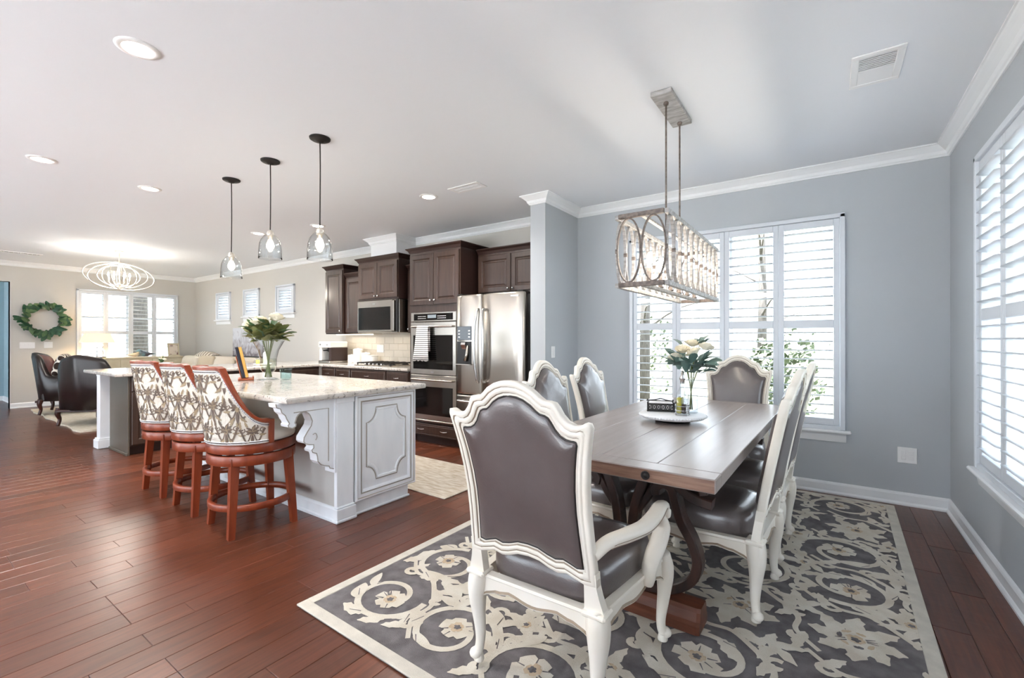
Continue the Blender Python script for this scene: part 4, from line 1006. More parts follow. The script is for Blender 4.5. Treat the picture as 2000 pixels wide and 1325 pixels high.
# ------------------------------------------------------------------ kitchen helpers (all built facing -y unless turned)
def ring_panel(mb, x0, x1, z0, z1, yb, rings, mi=0):
    """door slab from yb (back) to front; rings are (inset, y of that ring) going inwards on the front face"""
    rg = [[(x0, yb, z0), (x1, yb, z0), (x1, yb, z1), (x0, yb, z1)]]
    for i, y in rings: rg.append([(x0+i, y, z0+i), (x1-i, y, z0+i), (x1-i, y, z1-i), (x0+i, y, z1-i)])
    return mb.rings(rg, mi, False, cap0=True, cap1=True)
def door_mb(x0, x1, z0, z1, y, t=.02, fr=.055):
    f = y-t
    return ring_panel(MB(), x0, x1, z0, z1, y, [(0, f+.004), (.004, f), (fr, f), (fr+.006, f+.004), (fr+.012, f+.010), (fr+.020, f+.010), (fr+.036, f+.003), (fr+.040, f+.003)])
def drawer_mb(x0, x1, z0, z1, y, t=.02):
    f = y-t
    return ring_panel(MB(), x0, x1, z0, z1, y, [(0, f+.005), (.006, f+.001), (.012, f+.001), (.018, f+.003), (.026, f)])
def knob_mb(x, y, z, r=.014):
    return MB().lathe([(.006, 0), (.005, .012), (r, .018), (r, .024), (r*.7, .029), (0, .031)], 12).xf(Matrix.Translation((x, y, z)) @ Matrix.Rotation(R(90), 4, 'X'))
def pull_mb(x, y, z, L=.09):
    return MB().tube(cr([(x-L/2, y, z), (x-L/2, y-.016, z), (x-L*.2, y-.026, z-.004), (x+L*.2, y-.026, z-.004), (x+L/2, y-.016, z), (x+L/2, y, z)], 3), .0042, 6)
def crown_cab(x0, x1, y0, y1, z, left=True, right=True, h=.06, p=.045):
    """small cornice around front and sides of a wall cabinet"""
    prof = [(0, z), (.006, z), (.012, z+.012), (.022, z+.03), (.036, z+.042), (p, z+h-.008), (p, z+h), (0, z+h)]
    path = []
    path.append((x0, y1)); path.append((x0, y0)); path.append((x1, y0)); path.append((x1, y1))
    if not left: path = path[1:]
    if not right: path = path[:-1]
    P = [Vector(q) for q in path]; n = len(P); rg = []
    for i in range(n):
        d1 = (P[i+1]-P[i]).normalized() if i < n-1 else (P[i]-P[i-1]).normalized(); d0 = (P[i]-P[i-1]).normalized() if i > 0 else d1
        n0, n1 = Vector((d0.y, -d0.x)), Vector((d1.y, -d1.x)); bs = n0+n1; bs = bs/bs.dot(n0)
        rg.append([(P[i].x+bs.x*o, P[i].y+bs.y*o, zz) for o, zz in prof])
    mb = MB().rings(rg, 0, False, cap0=True, cap1=True)
    mb.box(x0, x1, y0, y1, z+h-.012, z+h-.004)
    return mb
def wall_cab(label, x0, x1, y0, z0, z1, nd, knob_left, crown_lr=(True, True), y1=YA-.0005):
    t = thing('wall_cabinet', label, 'cabinet', (x0, y0, z0), 0, 'espresso wall cabinets')
    MB().box(x0, x1, y0, y1, z0, z1, .002).build('carcass', M['cab_dark'], t, True)
    ff = MB(); ff.box(x0, x1, y0-.004, y0-.0002, z0, z1); ff.build('face_frame', M['cab'], t, True)
    g = .012; wd = (x1-x0-2*g-(nd-1)*.006)/nd
    for k in range(nd):
        a = x0+g+k*(wd+.006)
        d = door_mb(a, a+wd, z0+.02, z1-.03, y0-.0045).build('door', M['cab'], t, True, fix=True)
        kx = (a+wd-.03) if (k == 0 and nd == 2) or (nd == 1 and not knob_left) else a+.03
        kb = knob_mb(kx-x0, y0-.0245-y0, .05).build('knob', M['chrome'], d)
    crown_cab(x0, x1, y0-.004, y1, z1-.004, *crown_lr).build('cornice', M['cab_dark'], t, True, fix=True)
    return t
wall_cab('tall single-door espresso wall cabinet, leftmost over the coffee machine', -6.54, -6.085, 4.25, 1.352, 2.36, 1, False)
wall_cab('shorter recessed espresso wall cabinet left of the microwave', -6.08, -5.59, 4.29, 1.358, 2.22, 1, False, (False, False))
wall_cab('two-door espresso wall cabinet above the microwave', -5.58, -4.73, 4.15, 1.822, 2.37, 2, False)
wall_cab('narrow espresso wall cabinet between microwave and oven tower', -4.70, -4.335, 4.29, 1.358, 2.22, 1, True, (False, False))
wall_cab('two-door espresso cabinet over the refrigerator', -3.44, -2.466, 4.25, 1.80, 2.28, 2, False, (False, False))

# microwave
mw = thing('microwave', 'steel over-the-range microwave with a dark glass door', 'microwave', (-5.575, 4.13, 1.36))
x0, x1, y0, z0, z1 = -5.575, -4.735, 4.13, 1.362, 1.818
MB().box(x0, x1, y0+.03, YA-.001, z0, z1, .004).build('housing', M['steel'], mw, True)
dr = MB().box(x0, x1-.10, y0-.012, y0+.029, z0+.012, z1-.004, .006).build('door', M['steel'], mw, True)
o = MB().box(x0+.03, x1-.13, y0-.016, y0-.0122, z0+.04, z1-.10, .002); o.v = [(a-x0, b-y0, c-z0+.002) for a, b, c in o.v]; o.build('door_glass', M['black_glass'], dr)
o = MB().box((x0+x1)/2-.08, (x0+x1)/2-.02, y0-.0145, y0-.0121, z1-.062, z1-.045); o.v = [(a-x0, b-y0, c-z0+.002) for a, b, c in o.v]; o.build('badge', M['chrome'], dr)
MB().box(x1-.096, x1-.045, y0-.03, y0+.029, z0+.02, z1-.02, .008).build('handle', M['steel'], mw, True)
MB().box(x1-.04, x1, y0+.0, y0+.029, z0+.012, z1-.004, .004).build('control_strip', M['black'], mw, True)
MB().box(x0, x1, y0-.004, y0+.029, z0, z0+.011, .002).build('vent_lip', M['steel'], mw, True)

# oven tower cabinet
tw = thing('oven_cabinet', 'tall espresso cabinet tower holding the double oven', 'cabinet', (-4.31, 3.97, 0))
x0, x1, y0 = -4.31, -3.475, 3.97
cb = MB(); cb.box(x0, x0+.02, y0, YA-.001, 0, 2.345); cb.box(x1-.02, x1, y0, YA-.001, 0, 2.345); cb.box(x0+.02, x1-.02, YA-.02, YA-.001, 0, 2.345)
for z in (.09, .265, 1.605, 2.327): cb.box(x0+.02, x1-.02, y0, YA-.02, z, z+.018)
cb.build('carcass', M['cab_dark'], tw, True)
ff = MB(); ff.box(x0, x0+.04, y0-.004, y0-.0002, .09, 2.345); ff.box(x1-.04, x1, y0-.004, y0-.0002, .09, 2.345); ff.box(x0+.04, x1-.04, y0-.004, y0-.0002, 1.60, 1.70); ff.box(x0+.04, x1-.04, y0-.004, y0-.0002, 2.30, 2.345); ff.box(x0+.04, x1-.04, y0-.004, y0-.0002, .25, .275)
ff.build('face_frame', M['cab'], tw, True)
MB().box(x0, x1, y0+.06, y0+.075, 0, .09).build('toe_kick', M['cab_dark'], tw, True)
for k in range(2):
    a = x0+.012+k*(.409)
    d = door_mb(a, a+.402, 1.69, 2.31, y0-.0045).build('door', M['cab'], tw, True, fix=True)
    knob_mb((a+.402-.03 if k == 0 else a+.03)-x0, -.0245, 1.74).build('knob', M['chrome'], d)
d = drawer_mb(x0+.012, x1-.012, .105, .245, y0-.0045).build('drawer', M['cab'], tw, True, fix=True)
for q in (.22, .60): pull_mb(q, -.0245, .18, .10).build('pull', M['chrome'], d)
crown_cab(x0, x1, y0-.004, YA-.001, 2.34).build('cornice', M['cab_dark'], tw, True, fix=True)
# double oven
ov = thing('double_oven', 'stainless double wall oven with black glass windows', 'oven', (-4.27, 3.96, .285))
x0, x1, y0 = -4.268, -3.517, 3.955
MB().box(x0+.02, x1-.02, y0+.02, YA-.05, .29, 1.59).build('housing', M['black'], ov, True)
pn = MB().box(x0, x1, y0-.018, y0+.014, 1.485, 1.598, .006).build('control_panel', M['steel'], ov, True)
ds = MB().box(.06, .70, -.0285, -.0232, 1.215, 1.295, .002); ds.v = [(a, b, c) for a, b, c in ds.v]; dso = ds.build('display', M['black_glass'], pn)
MB().box(.30, .44, -.0292, -.0287, 1.24, 1.28).build('clock', mat('display_grey', srgb(90, 96, 100), .3, emit=srgb(150, 160, 165), estr=.25), pn)
btn = MB().box(-.008, .008, -.0292, -.0287, -.003, .003).mesh('button', M['plate'])
for k in range(12):
    inst(btn, 'button', pn, (.14+.012*(k % 6)*2 + (.33 if k >= 6 else 0) - (.0), 0, 1.262)); inst(btn, 'button', pn, (.14+.024*(k % 6)+(.33 if k >= 6 else 0), 0, 1.238))
for (za, zb, wz0, wz1) in ((.845, 1.478, .91, 1.32), (.30, .838, .36, .70)):
    d = MB().box(x0, x1, y0-.022, y0+.014, za, zb, .006).build('oven_door', M['steel'], ov, True)
    o = MB().box(x0+.05, x1-.05, y0-.0262, y0-.0222, wz0, wz1, .002); o.v = [(a+4.27, b-3.96, c-.285) for a, b, c in o.v]; o.build('window_glass', M['black_glass'], d)
    hz = zb-.055
    o = MB().tube(cr([(x0+.04, y0-.022, hz), (x0+.05, y0-.055, hz), (x0+.15, y0-.068, hz), (x1-.15, y0-.068, hz), (x1-.05, y0-.055, hz), (x1-.04, y0-.022, hz)], 4), .012, 10); o.v = [(a+4.27, b-3.96, c-.285) for a, b, c in o.v]; o.build('handle', M['steel'], d)
    if za > .5:
        o = MB().box(-3.92, -3.87, y0-.0245, y0-.0222, .865, .885); o.v = [(a+4.27, b-3.96, c-.285) for a, b, c in o.v]; o.build('badge', M['chrome'], d)
MB().box(x0, x1, y0-.02, y0+.014, .275, .296, .004).build('base_trim', M['steel'], ov, True)
# towel over the upper handle
tx0, tx1, hy, hz = -4.095, -3.905, 3.955-.068, 1.423
rg = []; nx = 17
path = [(hy+.022, hz-.30), (hy+.02, hz-.15), (hy+.017, hz-.02), (hy+.010, hz+.010), (hy, hz+.0165), (hy-.011, hz+.010), (hy-.017, hz-.01), (hy-.020, hz-.12), (hy-.022, hz-.24), (hy-.024, hz-.33), (hy-.025, hz-.40)]
for k, (yy, zz) in enumerate(path):
    s = k/(len(path)-1); fl = max(0, s-.6)*.16
    back = k < 3
    if back: rg.append([(tx0+(tx1-tx0)*i/(nx-1), yy, zz) for i in range(nx)])
    else: rg.append([(tx0-fl*.8+(tx1-tx0+fl*1.1)*i/(nx-1), yy-.010*max(0, s-.55)*2*(1+sin(i*1.15)), zz-.018*max(0, s-.75)*4*abs(sin(i*.8))) for i in range(nx)])
o = MB().rings(rg, 0, True, closed_u=False).build('dish_towel', M['towel']); tag(o, 'white dish towel with dark stripes over the upper oven handle', 'towel')
sm_ = o.modifiers.new('thickness', 'SOLIDIFY'); sm_.thickness = .003; sm_.offset = 1

# refrigerator
fr_ = thing('refrigerator', 'stainless french-door refrigerator with water dispenser', 'refrigerator', (-3.462, 3.87, 0))
x0, x1, yf = -3.462, -2.545, 3.87
MB().box(x0+.012, x1-.01, yf+.085, YA-.03, .03, 1.745, .006).build('cabinet_body', mat('fridge_side_grey', srgb(92, 90, 88), .45), fr_, True)
def fdoor(a, b_, za, zb, nm):
    mb = MB(); cx, hw = (a+b_)/2, (b_-a)/2; rg = []
    for z, ins in ((za, .012), (za+.006, .003), (za+.02, 0), (zb-.02, 0), (zb-.006, .003), (zb, .012)):
        sec = [(cx-hw+ins, yf+.08), (cx-hw+ins, yf+.02+ins), (cx-hw+.015, yf+.004+ins), (cx-hw*.5, yf-.006+ins), (cx, yf-.009+ins), (cx+hw*.5, yf-.006+ins), (cx+hw-.015, yf+.004+ins), (cx+hw-ins, yf+.02+ins), (cx+hw-ins, yf+.08)]
        rg.append([(x, y, z) for x, y in sec])
    return mb.rings(rg, 0, True, cap0=True, cap1=True).build(nm, M['steel'], fr_, True, fix=True)
sp = -3.085
L_ = fdoor(x0, sp-.003, .66, 1.765, 'door'); R_ = fdoor(sp+.003, x1, .66, 1.765, 'door'); B_ = fdoor(x0, x1, .09, .65, 'freezer_drawer')
def loc_fr(mb): l = fr_.location; mb.v = [(a-l[0], b-l[1], c-l[2]) for a, b, c in mb.v]; return mb
for s_, d in ((-1, L_), (1, R_)):
    hx = sp+s_*.045
    p = cr([(hx, yf-.004, .80), (hx-s_*.008, yf-.042, .83), (hx+s_*.010, yf-.060, 1.0), (hx+s_*.016, yf-.064, 1.2), (hx+s_*.010, yf-.060, 1.40), (hx-s_*.008, yf-.042, 1.57), (hx, yf-.004, 1.60)], 5)
    loc_fr(MB().tube(p, .013, 10)).build('handle', M['chrome'], d)
loc_fr(MB().tube(cr([(x0+.06, yf-.004, .585), (x0+.07, yf-.045, .585), (x0+.25, yf-.062, .585), (x1-.25, yf-.062, .585), (x1-.07, yf-.045, .585), (x1-.06, yf-.004, .585)], 5), .013, 10)).build('handle', M['chrome'], B_)
dx0, dx1 = -3.432, -3.225
loc_fr(MB().box(dx0, dx1, yf-.012, yf+.004, 1.26, 1.415, .003)).build('dispenser_display', M['black_glass'], L_)
bt = loc_fr(MB().box(-.012, .012, -.0015, 0, -.006, .006)).mesh('dispenser_button', M['plate'])
for q in range(3):
    for xx in (dx0+.03, dx1-.03):
        inst(MB().box(-.012, .012, -.0012, 0, -.006, .006).mesh('dispenser_button', M['plate']), 'dispenser_button', L_, (xx-x0, -.0122, 1.295+q*.035))
rc = MB()
rc.box(dx0, dx1, yf-.010, yf-.006, .99, 1.245); rc.v = rc.v
loc_fr(rc).build('dispenser_recess', M['black'], L_)
loc_fr(MB().prism([(yf-.0105, 1.235), (yf-.03, 1.235), (yf-.04, 1.21), (yf-.018, 1.17), (yf-.0105, 1.16)], 0, dx0+.075, dx0+.135)).build('dispenser_spout', M['chrome'], L_, fix=True)
loc_fr(MB().tube([(dx1-.05, yf-.013, 1.2), (dx1-.055, yf-.022, 1.10), (dx1-.075, yf-.03, 1.03)], [.014, .018, .02], 8)).build('dispenser_paddle', M['steel'], L_)
loc_fr(MB().box(dx0, dx1, yf-.035, yf-.006, .985, .995, .002)).build('drip_tray', M['steel'], L_)
loc_fr(MB().box(-2.70, -2.60, yf-.0075, yf-.0045, 1.715, 1.728)).build('badge', M['chrome'], R_)
for xx in (x0+.05, x1-.05): MB().box(xx-.04, xx+.04, yf+.01, yf+.12, 1.7655, 1.78, .004).build('hinge_cover', M['black'], fr_, True)
MB().box(x0+.02, x1-.02, yf+.04, yf+.07, .012, .085, .004).build('kick_grille', M['black'], fr_, True)
for xx in (x0+.05, x1-.05): MB().lathe([(.02, 0), (.02, .03)], 10, (xx, yf+.06, 0)).build('foot', M['black'], fr_, True)

# base cabinets along the wall and on the peninsula
CT = .905
def base_cab(label, w_, loc, rz, doors=1, drawer=True, depth=.6, group='espresso base cabinets'):
    """front at local y=0 facing -y, spans x 0..w"""
    t = thing('base_cabinet', label, 'cabinet', loc, rz, group)
    MB().box(.0005, w_-.0005, .0, depth, .1, CT-.042, .001).build('carcass', M['cab_dark'], t)
    MB().box(.001, w_-.001, .06, .075, 0, .1).build('toe_kick', M['cab_dark'], t)
    MB().box(.0005, w_-.0005, -.004, -.0002, .1, CT-.042).build('face_frame', M['cab'], t)
    g = .012; top = CT-.055
    if drawer:
        d = drawer_mb(g, w_-g, top-.15, top, -.0045).build('drawer', M['cab'], t, fix=True)
        pull_mb(w_/2, -.0245, top-.075).build('pull', M['chrome'], d)
    zt = top-.162 if drawer else top; wd = (w_-2*g-(doors-1)*.006)/doors
    for k in range(doors):
        a = g+k*(wd+.006); d = door_mb(a, a+wd, .115, zt, -.0045).build('door', M['cab'], t, fix=True)
        kx = a+wd-.03 if (doors == 2 and k == 0) or doors == 1 else a+.03
        knob_mb(kx, -.0245, zt-.05).build('knob', M['chrome'], d)
    return t
xs = [-6.19, -5.84, -5.49, -4.74, -4.315]
for k in range(4):
    base_cab(('espresso base cabinet with drawer at the counter corner', 'espresso base cabinet with drawer left of the cooktop', 'wide two-door espresso base cabinet under the cooktop', 'narrow espresso base cabinet right of the cooktop beside the oven tower')[k], xs[k+1]-xs[k], (xs[k], 3.96, 0), 0, 2 if k == 2 else 1)
ys = [1.70, 2.26, 2.82, 3.38, 3.94]
PX = -6.25
for k in range(4):
    base_cab(('espresso peninsula cabinet with drawer and door at the post end', 'second espresso peninsula cabinet from the white post', 'third espresso peninsula cabinet from the white post', 'espresso peninsula cabinet in the inner corner')[k], ys[k+1]-ys[k], (PX, ys[k], 0), pi/2)
# peninsula end and support
pe = thing('peninsula_end_panel', 'dark olive brown end panel of the kitchen peninsula', 'panel', (-6.86, 1.68, 0))
MB().box(-6.86, PX, 1.68, 1.6985, .0, CT-.042, .002).build('panel', M['isl_end'], pe, True)
MB().box(-6.86, PX+.012, 1.668, 1.6795, 0, .03, .004).build('shoe_moulding', M['isl_end'], pe, True)
pp = thing('support_post', 'white square post with a bracket holding the peninsula counter', 'post', (-7.0, 1.67, 0))
MB().box(-7.06, -6.94, 1.61, 1.73, .0, CT-.042, .004).build('shaft', M['trim'], pp, True)
MB().box(-7.085, -6.915, 1.585, 1.755, 0, .10, .006).box(-7.075, -6.925, 1.595, 1.745, .1, .118, .006).build('plinth', M['trim'], pp, True)
MB().prism([(-7.07, .80), (-7.06, .60), (-7.06, CT-.042), (-7.22, CT-.042), (-7.20, .83), (-7.13, .81), (-7.09, .76)], 1, 1.64, 1.70).build('bracket', M['trim'], pp, True, fix=True)
# back panel of the peninsula towards the living room
MB()
bk = free(MB().box(-6.90, -6.862, 1.76, 3.9, 0, CT-.042, .002), 'peninsula_back_panel', M['trim'], 'white back panel of the peninsula on the living room side', 'panel')
# L-shaped worktop
def slab(poly, z0, z1, name, label, cat, e=.012):
    n = len(poly)
    A = sum(poly[i][0]*poly[(i+1) % n][1]-poly[(i+1) % n][0]*poly[i][1] for i in range(n))
    if A < 0: poly = poly[::-1]
    def inset(d):
        out = []
        for i in range(n):
            p, a, b_ = Vector(poly[i]), Vector(poly[i-1]), Vector(poly[(i+1) % n]); d0, d1 = (p-a).normalized(), (b_-p).normalized()
            n0, n1 = Vector((-d0.y, d0.x)), Vector((-d1.y, d1.x)); bs = n0+n1; bs = bs/bs.dot(n0); out.append(p+bs*d)
        return out
    rg = [[(p.x, p.y, z) for p in inset(d)] for d, z in ((e, z0), (e*.25, z0+e*.25), (0, z0+e), (0, z1-e), (e*.25, z1-e*.25), (e, z1))]
    o = MB().rings(rg, 0, False, cap0=True, cap1=True).build(name, M['granite'], fix=True); return tag(o, label, cat)
slab([(-4.317, YA-.013), (-4.317, 3.925), (-6.205, 3.925), (-6.205, 1.56), (-7.38, 1.56), (-7.38, YA-.013)], CT-.04, CT, 'kitchen_worktop', 'pale speckled granite worktop running along the wall and peninsula', 'worktop')
# backsplash tiles: parts of the kitchen wall
tm = MB().box(-.0985, .0985, -.008, 0, -.0485, .0485, .0015).mesh('tile', M['tile'])
MB().box(-6.5, -4.315, YA-.003, YA-.0002, CT, 1.355).build('tile_grout', M['grout'], wk)
for r_ in range(4):
    z = CT+.052+r_*.1
    n = 11; off = -.1 if r_ % 2 else 0
    for k in range(n):
        xx = -6.36+.2*k+off+.04
        if xx+.1 > -4.316 or xx-.1 < -6.5: continue
        inst(tm, 'tile', wk, (xx, YA-.0032, z))
# cooktop
ck = thing('gas_cooktop', 'steel gas cooktop with black grates on the wall counter', 'cooktop', (-5.1, 4.25, CT))
MB().box(-.38, .38, -.26, .26, .0005, .012, .006).build('tray', M['steel'], ck)
for (bx, by) in ((-.24, -.1), (-.24, .13), (.0, .02), (.24, -.1), (.24, .13)):
    bo = MB().lathe([(.05, .0125), (.05, .02), (.038, .024), (.036, .03), (0, .031)], 18, (bx, by, 0)).build('burner', M['iron'], ck)
for gx in (-.24, 0, .24):
    g = MB()
    for xx in (-.105, 0, .105): g.box(gx+xx-.006, gx+xx+.006, -.23, .23, .034, .046)
    for yy in (-.22, -.07, .07, .22): g.box(gx-.11, gx+.11, yy-.006, yy+.006, .030, .042)
    for xx in (-.105, .105):
        for yy in (-.22, .22): g.box(gx+xx-.006, gx+xx+.006, yy-.006, yy+.006, .0122, .034)
    g.build('grate', M['iron'], ck)
for k in range(5): MB().lathe([(.018, .0125), (.018, .03), (.014, .036), (0, .036)], 12, (-.17+.085*k, -.225, 0)).build('control_knob', M['chrome'], ck)
# coffee machine
cm = thing('coffee_machine', 'white and steel coffee machine at the left of the wall counter', 'coffee machine', (-6.40, 4.28, CT+.0005))
MB().box(-.15, .15, -.16, .16, 0, .035, .006).build('base', M['steel'], cm)
MB().box(-.15, -.09, -.14, .16, .0355, .235, .006).build('left_tower', M['white_gl'], cm); MB().box(.09, .15, -.14, .16, .0355, .235, .006).build('right_tower', M['cab_dark'], cm)
MB().box(-.15, .15, -.16, .16, .236, .33, .012).build('head', M['white_gl'], cm)
MB().box(-.089, .089, .02, .158, .036, .235).build('back_plate', M['steel'], cm)
MB().lathe([(.03, .17), (.03, .235)], 12, (0, -.06, 0)).box(-.012, .012, -.17, -.06, .185, .20, .003).build('brew_head', M['iron'], cm)
MB().box(-.08, .08, -.15, .01, .0355, .042, .002).build('drip_grid', M['iron'], cm)
for q in (-.09, .09): MB().lathe([(.014, 0), (.014, .012), (0, .014)], 12).xf(Matrix.Translation((q, -.16, .285)) @ Matrix.Rotation(R(90), 4, 'X')).build('dial', M['chrome'], cm)
# canisters
def canister(x, y, r, h, label):
    t = thing('canister', label, 'canister', (x, y, CT+.0005), 0, 'white canisters on the wall counter')
    MB().lathe([(r*.94, 0), (r, .006), (r, h*.78), (r*.97, h*.8)], 20).build('jar', M['white_gl'], t)
    MB().lathe([(r*.99, h*.801), (r*1.03, h*.82), (r*1.03, h*.9), (r*.6, h*.96), (r*.25, h*.965), (r*.25, h), (0, h)], 20).build('lid', M['white_gl'], t)
canister(-6.13, 4.42, .055, .13, 'small white canister beside the coffee machine'); canister(-5.99, 4.44, .075, .23, 'tallest white canister on the wall counter')
canister(-5.80, 4.44, .068, .17, 'middle-sized white canister right of the tallest one'); canister(-5.63, 4.44, .07, .135, 'squat white canister nearest the cooktop')
# soap tray on the peninsula
st = thing('soap_tray', 'pale round soap tray on the peninsula counter', 'tray', (-6.62, 3.30, CT+.0005))
MB().lathe([(.0, .012), (.10, .012), (.115, .02), (.12, .02), (.112, .004), (.10, 0)][::-1], 28).build('dish', M['white_gl'], st)
s2 = thing('soap_bottle', 'tall white soap bottle on the peninsula tray', 'bottle', (-6.59, 3.33, CT+.0135))
MB().lathe([(.034, 0), (.036, .006), (.036, .15), (.030, .165), (.012, .172), (.012, .195)], 18).build('bottle', M['white_gl'], s2)
MB().lathe([(.014, .1955), (.014, .21), (.006, .212), (.006, .235)], 10).tube([(0, 0, .232), (0, -.045, .23)], .005, 6).build('pump', M['chrome'], s2)
s3 = thing('candle_jar', 'small yellow-green candle jar on the peninsula tray', 'candle', (-6.63, 3.24, CT+.0135))
MB().lathe([(.030, 0), (.032, .003), (.032, .085), (.029, .085), (.029, .078)], 16).build('glass', M['cglass'], s3); MB().lathe([(.027, .006), (.027, .06), (0, .06)], 14).build('wax', M['soap'], s3)

# kitchen mat in front of the ovens
mat_o = free(MB().box(-.62, .62, -.40, .40, .0005, .010, .003), 'kitchen_mat', M['krug'], 'mottled beige mat on the floor between island and ovens', 'mat', (-3.1, 3.06, 0), R(-1))

# ------------------------------------------------------------------ island
IX0, IX1, IY0, IY1 = -4.98, -2.81, 1.90, 2.60
isl = thing('kitchen_island', 'white distressed kitchen island with carved end panel and corbel', 'island', (-2.8, 1.9, 0))
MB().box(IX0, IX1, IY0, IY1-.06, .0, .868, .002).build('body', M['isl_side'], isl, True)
MB().box(IX0, IX1, IY1-.0595, IY1, .1, .868, .002).build('working_side', M['isl'], isl, True)
# base trim on the seating side
bs = MB(); bs.prism([(1.8995, 0), (1.876, 0), (1.876, .015), (1.884, .025), (1.886, .085), (1.892, .097), (1.8995, .10)], 0, IX0, -2.80); bs.build('skirting', M['isl'], isl, True, fix=True)
# corner pilaster
pl = MB(); pl.box(-2.8095, -2.775, 1.885, 2.020, 0, .868, .003)
pl.build('pilaster', M['isl'], isl, True)
MB().box(-2.8095, -2.752, 1.868, 2.036, 0, .022, .006).box(-2.8095, -2.758, 1.876, 2.030, .022, .095, .004).box(-2.8095, -2.764, 1.880, 2.026, .095, .11, .006).build('pilaster_plinth', M['isl'], isl, True)
MB().box(-2.8095, -2.768, 1.880, 2.024, .825, .868, .004).build('pilaster_capital', M['isl'], isl, True)
# end panel: picture frame moulding round a field with a carved inner frame
def ring_x(mb, y0, y1, z0, z1, xb, rings, mis):
    rg = [[(xb, y0, z0), (xb, y1, z0), (xb, y1, z1), (xb, y0, z1)]]
    for i, x in rings: rg.append([(x, y0+i, z0+i), (x, y1-i, z0+i), (x, y1-i, z1-i), (x, y0+i, z1-i)])
    for k in range(len(rg)-1): mb.rings(rg[k:k+2], mis[k], False, cap1=(k == len(rg)-2))
    return mb
ep = ring_x(MB(), 2.036, 2.612, .10, .866, -2.8095, [(0, -2.779), (.006, -2.772), (.016, -2.772), (.022, -2.777), (.045, -2.777), (.050, -2.782), (.056, -2.776), (.066, -2.780), (.074, -2.792)], [0, 0, 0, 1, 0, 1, 1, 0, 0])
ep.build('end_panel', [M['isl'], M['isl_glaze']], isl, True, fix=True)
a, b_, c, d, q = 2.155, 2.50, .235, .745, .085
def orn(a, b_, c, d, q):
    pts = []
    def arc(cx, cz, t0, t1):
        for k in range(9): t = t0+(t1-t0)*k/8; pts.append((cx+q*cos(t), cz+q*1.25*sin(t)))
    # inward-curved corners, starting bottom left
    arc(a, c, pi/2, 0); arc(b_, c, pi, pi/2); arc(b_, d, -pi/2, -pi); arc(a, d, 0, -pi/2)
    return pts
po = orn(a, b_, c, d, q)
MB().bar([(-2.789, y, z) for y, z in po], .009, .006, (1, 0, 0), closed=True, c=.003).build('carved_frame', M['isl'], isl, True, fix=True)
MB().bar([(-2.7905, y, z) for y, z in orn(a-.014, b_+.014, c-.014, d+.014, q)], .004, .0025, (1, 0, 0), closed=True).build('frame_groove', M['isl_glaze'], isl, True, fix=True)
MB().box(-2.8095, -2.80, 2.036, 2.55, 0, .0995).box(-2.80, -2.786, 2.036, 2.56, 0, .02, .006).build('toe_board', M['isl'], isl, True)
# corbel
cor = [(1.871, .868), (1.47, .868), (1.475, .845), (1.50, .835), (1.508, .81), (1.53, .79), (1.54, .765), (1.552, .745), (1.556, .735), (1.548, .725), (1.552, .712), (1.575, .703), (1.598, .712), (1.600, .725), (1.592, .735), (1.598, .75)]
cor += [(1.60+.05*(1-cos(t)), .752+.045*sin(t)) for t in [pi*k/8 for k in range(1, 8)]]
cor += [(1.712, .73), (1.705, .70), (1.675, .66), (1.655, .63), (1.652, .605), (1.665, .588), (1.69, .578), (1.722, .572), (1.722, .55), (1.708, .538), (1.714, .522), (1.742, .51), (1.748, .49), (1.752, .455), (1.772, .43), (1.80, .415), (1.835, .405), (1.84, .39), (1.871, .378)]
cb = MB().prism(cor, 0, -2.88, -2.79).build('corbel', M['isl'], isl, True, fix=True)
cc = [(cx, cz) for cx, cz in cor]
MB().bar([(-2.789, p[0], p[1]) for p in cor[1:]], .003, .0015, (1, 0, 0)).build('corbel_edge_line', M['isl_glaze'], isl, True, fix=True)
MB().bar([(-2.789, 1.585, .80), (-2.789, 1.83, .80), (-2.789, 1.83, .44)], .003, .0015, (1, 0, 0)).build('corbel_inset_line', M['isl_glaze'], isl, True, fix=True)
MB().tube(cr([(-2.788, 1.735, .60), (-2.788, 1.745, .62), (-2.788, 1.735, .645), (-2.788, 1.715, .64)], 4), .003, 5).build('corbel_curl', M['isl_glaze'], isl, True)
MB().box(-2.895, -2.778, 1.871, 1.8845, .35, .868, .002).build('corbel_back', M['isl'], isl, True)
slab([(-5.08, 1.49), (-2.70, 1.49), (-2.70, 2.655), (-5.08, 2.655)], .875, .915, 'island_worktop', 'thick pale granite top of the kitchen island', 'worktop', .013).location = (0, 0, -.006)
IZ = .9095

# vase, books and tumbler on the island
rr = random.Random(8)
gv = thing('flower_vase', 'flared glass pedestal vase of ivory roses and olive leaves on the island', 'vase', (-4.13, 2.11, IZ))
MB().lathe([(0, .004), (.085, 0), (.088, .006), (.03, .02), (.02, .035), (.034, .055), (.060, .085), (.068, .14), (.07, .19), (.085, .26), (.125, .335), (.150, .362)], 30).build('glass', M['vglass'], gv)
bouquet(gv, .33, [(-.19, -.06, .50, .058), (-.10, -.02, .53, .055), (.02, -.10, .505, .056), (.13, .0, .55, .058), (-.02, .08, .55, .052)], M['leaf_y'], .15, 60, rr, .20, .15, .04, 14, (0, 55))
lm = leaf3(.16, .03).mesh('leaf', M['leaf'])
for k in range(26):
    a = rr.uniform(0, 2*pi); inst(lm, 'leaf', gv, (.08*cos(a), .08*sin(a), .36+rr.uniform(0, .13)), (rr.uniform(-.5, .5), -rr.uniform(0, .9), a))
MB().lathe([(0, .058), (.03, .058), (.055, .085), (.0625, .14), (.064, .185), (0, .185)], 20).build('water', glass_mat('vase_water', (.93, .96, .9, 1), 1.2), gv)
